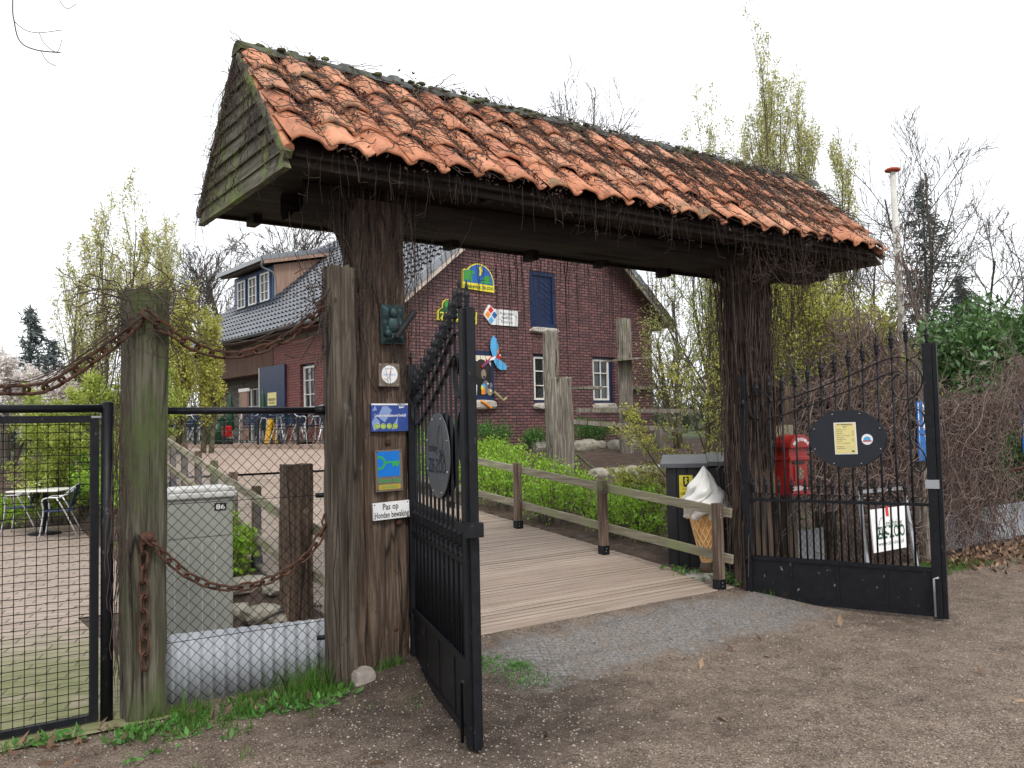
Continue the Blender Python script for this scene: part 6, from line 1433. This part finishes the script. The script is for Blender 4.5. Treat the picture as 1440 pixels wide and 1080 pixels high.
# conifers
def conifer(px, Y, ptop, R0, label, n=26):
    a = wat(px, 600, Y); top = wat(px, ptop, Y).z; zb = wz(a.x, Y); H = top - zb; base = Vector((a.x, Y, zb)); T = thing('conifer', label, 'tree', WF, base); mb = MB(); P = []
    mb.tube([base, base + Vector((0, 0, H * .5)), base + Vector((0, 0, H))], [.14, .08, .01], 6)
    for i in range(n * 4):
        t = (i / (n * 4)) ** .9; z = zb + H * (.12 + .88 * t); L = R0 * (1 - t) ** .8 * U_(.55, 1.15) + .12; az = U_(0, 2 * PI); d = Vector((math.cos(az), math.sin(az), -.18 + .3 * t)); q = Vector((a.x, Y, z)); pts = [q.copy()]
        for k in range(5): d.z -= .02 - .05 * (k > 2); q = q + d.normalized() * L / 5; pts.append(q.copy())
        mb.tube(pts, .018, 3, cap=False)
        for k in range(int(30 + 45 * L)):
            s = rnd.random() ** .7 * 5; j = min(4, int(s)); pp_ = pts[j].lerp(pts[j + 1], s - j); w = .10 + .12 * L; P.append((pp_.x + rnd.gauss(0, w * .6), pp_.y + rnd.gauss(0, w * .6), pp_.z + rnd.gauss(-.05, .05)))
    mb.build('trunk', 'bark', T); build_leaves('crown', P[::2], .22, 'needle', T, up=-.4, asp=.22); return T
conifer(1312, 33, 255, 2.9, 'dark blue-green conifer behind the bare trees at right', 30)
conifer(1360, 36, 385, 1.8, 'lower dark conifer to the right of the tall one', 22)
conifer(42, 33, 432, 1.5, 'dark conifer behind the white blossom at the far left', 22)
conifer(75, 36, 478, 1.9, 'second dark conifer, lower and to the right at the far left', 20)
# blossom
tree('blossom_tree', 'white flowering tree at the left picture edge', 'tree', (wat(-22, 600, 19).x, 19, .8), 2.5, S_(kids=[13, 7, 5], ang=[.7, .7, .7], len=[.5, .5, .5], lo=[.3, .15, .1]), .08, None, 'blossom', .085, 9, 3, .5, 'bark', .5)
# overhanging branch top left, from a tree outside the frame
T = thing('overhanging_branch', 'thin bare twig hanging into the top left corner', 'branch', WF, wat(20, -120, 6)); m = MB(); A2 = lambda l: [tuple(wat(x, y, 6)) for x, y in l]
ctube(m, A2([(20, -400), (22, -120), (18, 0), (20, 30), (28, 58), (50, 70), (85, 74)]), .0045, 5); ctube(m, A2([(20, 30), (35, 42), (55, 46), (88, 42)]), .0026, 4); ctube(m, A2([(55, 46), (63, 62), (80, 73), (87, 56)]), .0024, 4); ctube(m, A2([(58, 72), (66, 86), (79, 93)]), .0026, 4); ctube(m, A2([(80, -30), (84, 0), (95, 12), (108, 5)]), .0024, 4)
m.build('twigs', 'vine_stem', T)
for k in range(14): pass
# laurel hedge right
def blob_leaves(name, par, n, cx, cy, cz, rx, ry, rz, size, mat, lumps=26, up=.2, asp=.42):
    L = []
    for i in range(lumps):
        th = U_(0, 2 * PI); ph = math.acos(U_(-.25, 1)); k = U_(.55, .95); L.append((cx + rx * k * math.sin(ph) * math.cos(th), cy + ry * k * math.sin(ph) * math.sin(th), cz + rz * k * math.cos(ph), U_(.16, .34)))
    P = []
    for i in range(n):
        l = rnd.choice(L); s = l[3] * min(rx, rz); d = Vector((rnd.gauss(0, 1), rnd.gauss(0, 1), rnd.gauss(0, 1))).normalized() * s * rnd.random() ** .35; P.append((l[0] + d.x, l[1] + d.y, l[2] + d.z))
    return build_leaves(name, P, size, mat, par, up=up, asp=asp)
for px, Y, pt, R0, l in ((1335, 14.6, 455, 1.3, 'glossy evergreen laurel bush directly right of the gate leaf top'), (1390, 15.2, 440, 1.5, 'glossy laurel bush in the middle of the right hedge'), (1445, 15.5, 452, 1.5, 'glossy laurel bush at the right picture edge'), (1265, 17.5, 520, 1.2, 'laurel bush half hidden behind the gate leaf')):
    a = wat(px, 600, Y); top = wat(px, pt, Y).z; T = thing('laurel_bush', l, 'bush', WF, (a.x, Y, wz(a.x, Y)), 'laurels of the right hedge'); m = MB()
    for k in range(9): b = Vector((a.x + U_(-.5, .5), Y + U_(-.4, .4), -.1)); m.tube([b, b + Vector((U_(-.3, .3), U_(-.3, .3), top * .5)), b + Vector((U_(-.7, .7), U_(-.5, .5), top * .85))], [.03, .02, .008], 5, cap=False)
    m.build('stems', 'bark', T); blob_leaves('foliage', T, 14000, a.x, Y, top * .42, R0 * 1.1, 1.2, top * .62, .13, 'leaf_laurel', 60, .3, .38)
# shrubs along the ramp and the beds
def shrub(label, u, v, r, h, n, mat='leaf_shrub', size=.045, stems=26, group=None, nm='leafy_shrub', ry=None):
    z = terr(u, v); T = thing(nm, label, 'shrub', GF, (u, v, z), group); m = MB(); P = []; ry = ry or r
    for k in range(stems):
        a = U_(0, 2 * PI); q = rnd.random() ** .5; e = Vector((u + r * q * math.cos(a), v + ry * q * math.sin(a), z + h * (1 - .35 * q * q) * U_(.75, 1.05))); b = Vector((u + r * .45 * q * math.cos(a), v + ry * .45 * q * math.sin(a), z - .03)); mid = b.lerp(e, .5) + Vector((U_(-.03, .03), U_(-.03, .03), .03))
        m.tube([b, mid, e], [.006, .005, .003], 3, cap=False)
        for j in range(n // stems):
            t = 1 - .62 * rnd.random() ** 1.6; c = b.lerp(e, t); s = .055 + .06 * (1 - t); P.append((c.x + rnd.gauss(0, s), c.y + rnd.gauss(0, s), c.z + rnd.gauss(0, s * .7)))
    m.build('stems', 'bark', T); build_leaves('foliage', P, size, mat, T, up=.5, asp=.5); return T
GS = 'bright green shrubs along the ramp railing'
k = 0
for (u, v, r, h, n) in ((3.95, 2.35, .33, .52, 900), (3.85, 3.35, .40, .62, 1200), (4.35, 3.0, .35, .55, 900), (4.5, 3.9, .45, .60, 1100), (3.85, 4.4, .45, .62, 1200), (4.9, 4.7, .5, .6, 1200), (4.2, 5.4, .5, .62, 1200), (3.95, 6.3, .5, .6, 1200), (5.1, 5.8, .55, .62, 1200), (4.6, 6.8, .55, .62, 1300), (5.6, 6.9, .5, .6, 1100), (4.2, 7.7, .5, .6, 1200), (5.2, 8.0, .6, .65, 1400), (6.2, 8.0, .55, .6, 1200), (5.9, 9.4, .5, .6, 1100), (5.0, 9.4, .6, .75, 1300), (4.15, 1.95, .18, .3, 260), (4.75, 2.6, .33, .55, 800), (5.2, 3.4, .4, .55, 900), (6.7, 8.6, .35, .45, 600)):
    shrub('bright green leafy shrub in the bed right of the ramp', u, v, r, h, n, size=.05, group=GS); k += 1
for (u, v, r, h) in ((7.2, 10.4, .5, .75), (8.0, 10.6, .45, .7), (8.9, 10.3, .35, .5), (10.6, 10.6, .45, .7), (11.3, 10.9, .45, .6), (6.4, 10.6, .5, .75)):
    shrub('dark green rounded box shrub against the foot of the gable wall', u, v, r, h, 1400, 'leaf_boxwood', .045, 40, 'box shrubs at the gable wall', 'box_shrub')
for (u, v, r, h, n) in ((-.42, 2.9, .33, .75, 1400), (-.30, 3.7, .35, .75, 1300), (-.55, 3.6, .38, .85, 1500), (-.45, 4.6, .4, .8, 1500), (-.3, 5.6, .35, .7, 1200)):
    shrub('bright green shrub between the grey cabinet and the ramp fence', u, v, r, h, n, size=.055, group='shrubs behind the chain-link panel')
for (u, v, r, h, n) in ((-1.2, 13.2, .6, .6, 1500), (-.4, 13.0, .6, .7, 1500), (-2.0, 13.4, .6, .6, 1500), (-2.9, 13.7, .6, .5, 1300), (.15, 12.2, .5, .85, 1500), (-4.0, 13.9, .6, .5, 900), (.15, 11.2, .45, .85, 1500), (.1, 10.2, .4, .8, 1300), (.05, 9.2, .35, .75, 1200), (.4, 13.2, .6, .9, 1500), (-.05, 7.9, .3, .7, 1000)):
    shrub('low bright green shrub edging the far side of the patio', u, v, r, h, n, size=.06, group='shrubs round the patio')
up_tree(200, 15, 520, 'overhanging leafy bush behind the mesh gate', 'leaf_spring', stems=5, spread=.6, per=4, leaf=.05, S=S_(kids=[12, 6, 4], ang=[.6, .7, .7], trop=[0, .02, 0, -.02]), lean=.5, r0=.03, name='young_tree')
up_tree(120, 16, 560, 'low leafy bush above the bank beyond the patio', 'leaf_spring', stems=5, spread=.7, per=4, leaf=.05, S=S_(kids=[12, 6, 4], ang=[.6, .7, .7], trop=[0, .02, 0, -.02]), lean=.6, r0=.03, name='young_tree')
for i, px in enumerate((8, 62, 112)):
    a = wat(px, 600, 20.5); post(('thick','middle','far')[i] + ' grey fence post on the bank beyond the patio', a.x - .1, a.x + .1, 20.4, 20.6, wz(a.x, 20.5) + 1.0, 'grey_timber', 70 + i, frame=WF, z0=wz(a.x, 20.5) - .1)
a = wat(-60, 600, 20.7); b2 = wat(150, 600, 20.7); T = thing('rail_fence', 'grey two-rail fence along the bank beyond the patio', 'fence', WF, (a.x, 20.7, wz(a.x, 20.7)))
for h in (.35, .8): MB().bar((a.x, 20.7, wz(a.x, 20.7) + h), (b2.x, 20.7, wz(b2.x, 20.7) + h), .05, .09).build('rail', 'grey_timber', T)
# flagpole
base = wat(1277, 600, 14); topp = wat(1255, 240, 14); T = thing('white_pole', 'leaning peeling white pole capped by a red disc, right of the roof end', 'pole', WF, (base.x, 14, 0))
MB().tube([(base.x, 14, 0), base.lerp(topp, .5), topp], [.062, .055, .046], 14).build('shaft', 'pole_white', T)
MB().lathe([(.02, -.03), (.115, -.01), (.125, .012), (.10, .035), (.03, .05)], topp, 24).build('cap', 'pole_red', T)
VQ = thing('climbing_vine', 'dry vine stems climbing the lower half of the white pole', 'vine', WF, (base.x, 14, 0)); m = MB()
for i in range(230):
    t = rnd.random() ** 1.4 * .78; q = base.lerp(topp, t) + Vector((U_(-.09, .09), -.07 + U_(-.05, .03), 0)); P = []; d = Vector((U_(-1, 1), U_(-.2, .2), U_(-1, .6)))
    for k in range(rnd.randint(6, 22)): P.append(q.copy()); d = (d + Vector((U_(-.5, .5), U_(-.2, .2), U_(-.5, .35)))).normalized(); q = q + d * .06; q.x += (base.lerp(topp, t).x - q.x) * .12
    m.tube(P, U_(.003, .007), 3, cap=False)
m.build('stems', 'vine_pale', VQ)
# distant wood closing the horizon
P = []; m = MB()
for i in range(1500):
    ang = U_(-1.0, 1.0); R0 = U_(52, 90); x, y = R0 * math.sin(ang), R0 * math.cos(ang); h = U_(3, 7.5); m.tube([(x, y, .5), (x + U_(-.5, .5), y, h * .5), (x + U_(-1, 1), y, h)], [.06, .04, .012], 3, cap=False)
    for k in range(5): q = Vector((x, y, h * U_(.3, .9))); m.tube([q, q + Vector((U_(-1.6, 1.6), U_(-1, 1), U_(.4, 1.8)))], .018, 3, cap=False)
    for k in range(36): P.append((x + rnd.gauss(0, 1.2), y + rnd.gauss(0, 1.2), abs(rnd.gauss(0, 1)) * 1.6 + .3))
o = m.build('far_wood', 'bark_far', None, WF, (0, 60, 0)); tag(o, kind='stuff'); o['label'] = 'hazy band of leafless woodland closing the horizon'; o['category'] = 'woodland'
V, F = leaves(P, .5, asp=.6); o = link_mesh('far_undergrowth', V, F, None, 'undergrowth', None, WF, Vector((0, 0, 0))); tag(o, 'dull green undergrowth at the foot of the far wood', 'undergrowth', kind='stuff')
# soil bank stones beyond the patio handled by the ground sheet; grass, weeds, litter, pebbles
def blades(pts, h, w, mat, name, label, cat, lean=.5):
    n_ = len(pts); P = np.array(pts, dtype=np.float32); a = nrs.uniform(0, 2 * PI, n_); hh = h * nrs.uniform(.4, 1.2, n_); ww = w * nrs.uniform(.6, 1.2, n_); ln = nrs.uniform(.1, lean, n_) * hh; b = nrs.uniform(0, 2 * PI, n_)
    sx, sy = np.cos(a) * ww, np.sin(a) * ww; lx, ly = np.cos(b) * ln, np.sin(b) * ln; z = np.zeros(n_)
    V = np.stack([P + np.stack([-sx, -sy, z], 1), P + np.stack([sx, sy, z], 1), P + np.stack([lx * .4 + sx * .7, ly * .4 + sy * .7, hh * .6], 1), P + np.stack([lx, ly, hh], 1), P + np.stack([lx * .4 - sx * .7, ly * .4 - sy * .7, hh * .6], 1)], 1).reshape(-1, 3)
    F = np.arange(5 * n_).reshape(-1, 5); o = link_mesh(name, V, F, None, mat, None, GF, Vector((0, 0, 0))); return tag(o, label, cat, kind='stuff')
G_ = []
def tuft(u, v, n_, r):
    for k in range(n_): x, y = u + rnd.gauss(0, r), v + rnd.gauss(0, r * .7); G_.append((x, y, ghf(x, y) - .005))
for i in range(60): u = U_(-1.75, -.62); tuft(u, -.02 + U_(-.16, .14), rnd.randint(4, 40), .03)
for i in range(22): tuft(-1.3 + rnd.gauss(0, .4), -.16 + rnd.gauss(0, .12), 20, .03)
for i in range(22): tuft(-.75 + rnd.gauss(0, .12), -.08 + rnd.gauss(0, .08), 40, .04)
for i in range(10): tuft(U_(-1.8, -.3), U_(-.9, -.3), rnd.randint(5, 14), .03)
for i in range(60): tuft(U_(3.5, 4.4), -.12 + rnd.gauss(0, .05), 22, .04)
for i in range(150): tuft(U_(4.6, 6.9), -.1 + U_(-.35, .15), 26, .06)
for i in range(24): tuft(U_(7.0, 10.5), U_(-.9, -.25), 16, .07)
for i in range(14): tuft(-.3 + U_(-.25, .2), -.09, 14, .02)
blades(G_, .07, .0022, 'grass_blade', 'grass', 'short grass growing along the fence lines and gate posts', 'grass')
G_ = []
for i in range(34): tuft(-.72 + rnd.gauss(0, .10), -.02 + rnd.gauss(0, .05), 6, .02)
for i in range(14): tuft(U_(-1.6, -.6), .0 + rnd.gauss(0, .06), 7, .02)
blades(G_, .20, .0024, 'grass_blade', 'tall_grass', 'long grass blades in front of the corrugated sheet', 'grass')
def weedy(pts, name, label, size, mat='weed_leaf', up=.35):
    V, F = leaves(pts, size, asp=.42, up=up); o = link_mesh(name, V, F, None, mat, None, GF, Vector((0, 0, 0))); return tag(o, label, 'weeds' if mat == 'weed_leaf' else 'leaf litter', kind='stuff')
P = []
for i in range(75):
    u, v = U_(-1.9, -.55), -.2 + rnd.gauss(0, .13)
    for k in range(rnd.randint(6, 14)): P.append((u + rnd.gauss(0, .03), v + rnd.gauss(0, .03), ghf(u, v) + .008))
for i in range(10):
    u, v = U_(-2.4, -1.9), U_(.0, .1)
    for k in range(12): P.append((u + rnd.gauss(0, .03), v + rnd.gauss(0, .03), .01))
for i in range(26):
    u, v = U_(3.42, 3.55), U_(.05, .4)
    for k in range(8): P.append((u + rnd.gauss(0, .03), v + rnd.gauss(0, .03), terr(u, v) + U_(0, .1)))
for i in range(22):
    u, v = U_(3.3, 3.5), U_(.45, 1.0)
    for k in range(5): P.append((u + rnd.gauss(0, .03), v + rnd.gauss(0, .03), terr(u, v) + U_(0, .03)))
weedy(P, 'weeds', 'broad-leaved green weeds at the foot of the fence', .05)
P = []
for i in range(1500):
    c_ = rnd.choice(((.34, -.42, .10), (.42, -.72, .09), (.30, -.30, .08), (.5, -.5, .05))); u, v = c_[0] + rnd.gauss(0, c_[2]), c_[1] + rnd.gauss(0, c_[2]); P.append((u, v, ghf(u, v) + .003))
weedy(P, 'moss_patch', 'low yellow-green moss beside the end of the left gate leaf', .018)
P = []
for i in range(2600): u = U_(6.4, 12.5); v = .0 - abs(rnd.gauss(0, .42)); P.append((u, v + .1, ghf(u, v) + U_(.004, .05)))
for i in range(500): u, v = U_(7, 13), U_(-1.9, -.5); P.append((u, v, ghf(u, v) + .006))
for i in range(70): u = U_(-2.9, -.4); v = .02 - abs(rnd.gauss(0, .15)); P.append((u, v, ghf(u, v) + U_(.006, .04)))
for i in range(40): u, v = U_(-3, 6), U_(-3.5, -.5); P.append((u, v, ghf(u, v) + .005))
for i in range(160): u, v = U_(3.5, 6), U_(-.15, .25); P.append((u, v, ghf(u, v) + .01))
weedy(P, 'leaf_litter', 'brown fallen leaves drifted along the fence and over the gravel', .075, 'dead_leaf', .1)
# pebbles
N_ = 75000; t = nrs.random(N_); Yp = 1.9 + 7.5 * t ** 1.3; Xp = Yp * nrs.uniform(-.60, .66, N_); c, s_ = math.cos(-GA), math.sin(-GA)
uu = c * (Xp - GO.x) - s_ * (Yp - GO.y); vv = s_ * (Xp - GO.x) + c * (Yp - GO.y); keep = (vv < .15); uu, vv = uu[keep], vv[keep]; n_ = len(uu)
hz_ = np.array([ghf(a_, b_) for a_, b_ in zip(uu, vv)]); sz = .0022 + .0085 * nrs.random(n_) ** 3.4
oc = np.array([(1, 0, 0), (-1, 0, 0), (0, 1, 0), (0, -1, 0), (0, 0, .65), (0, 0, -.4)]); rx = nrs.uniform(.7, 1.4, (n_, 6, 1)); ro = nrs.uniform(0, PI, n_)
V = oc[None] * rx * sz[:, None, None]; Vx = V[..., 0] * np.cos(ro)[:, None] - V[..., 1] * np.sin(ro)[:, None]; Vy = V[..., 0] * np.sin(ro)[:, None] + V[..., 1] * np.cos(ro)[:, None]
V = np.stack([Vx + uu[:, None], Vy + vv[:, None], V[..., 2] + hz_[:, None] + .001], -1).reshape(-1, 3)
tri = np.array([(0, 2, 4), (2, 1, 4), (1, 3, 4), (3, 0, 4), (2, 0, 5), (1, 2, 5), (3, 1, 5), (0, 3, 5)]); F = (np.arange(n_)[:, None, None] * 6 + tri[None]).reshape(-1, 3)
tag(link_mesh('pebbles', V, F, None, 'pebble', None, GF, Vector((0, 0, 0))), 'loose small pebbles scattered over the gravel forecourt', 'pebbles', kind='stuff')
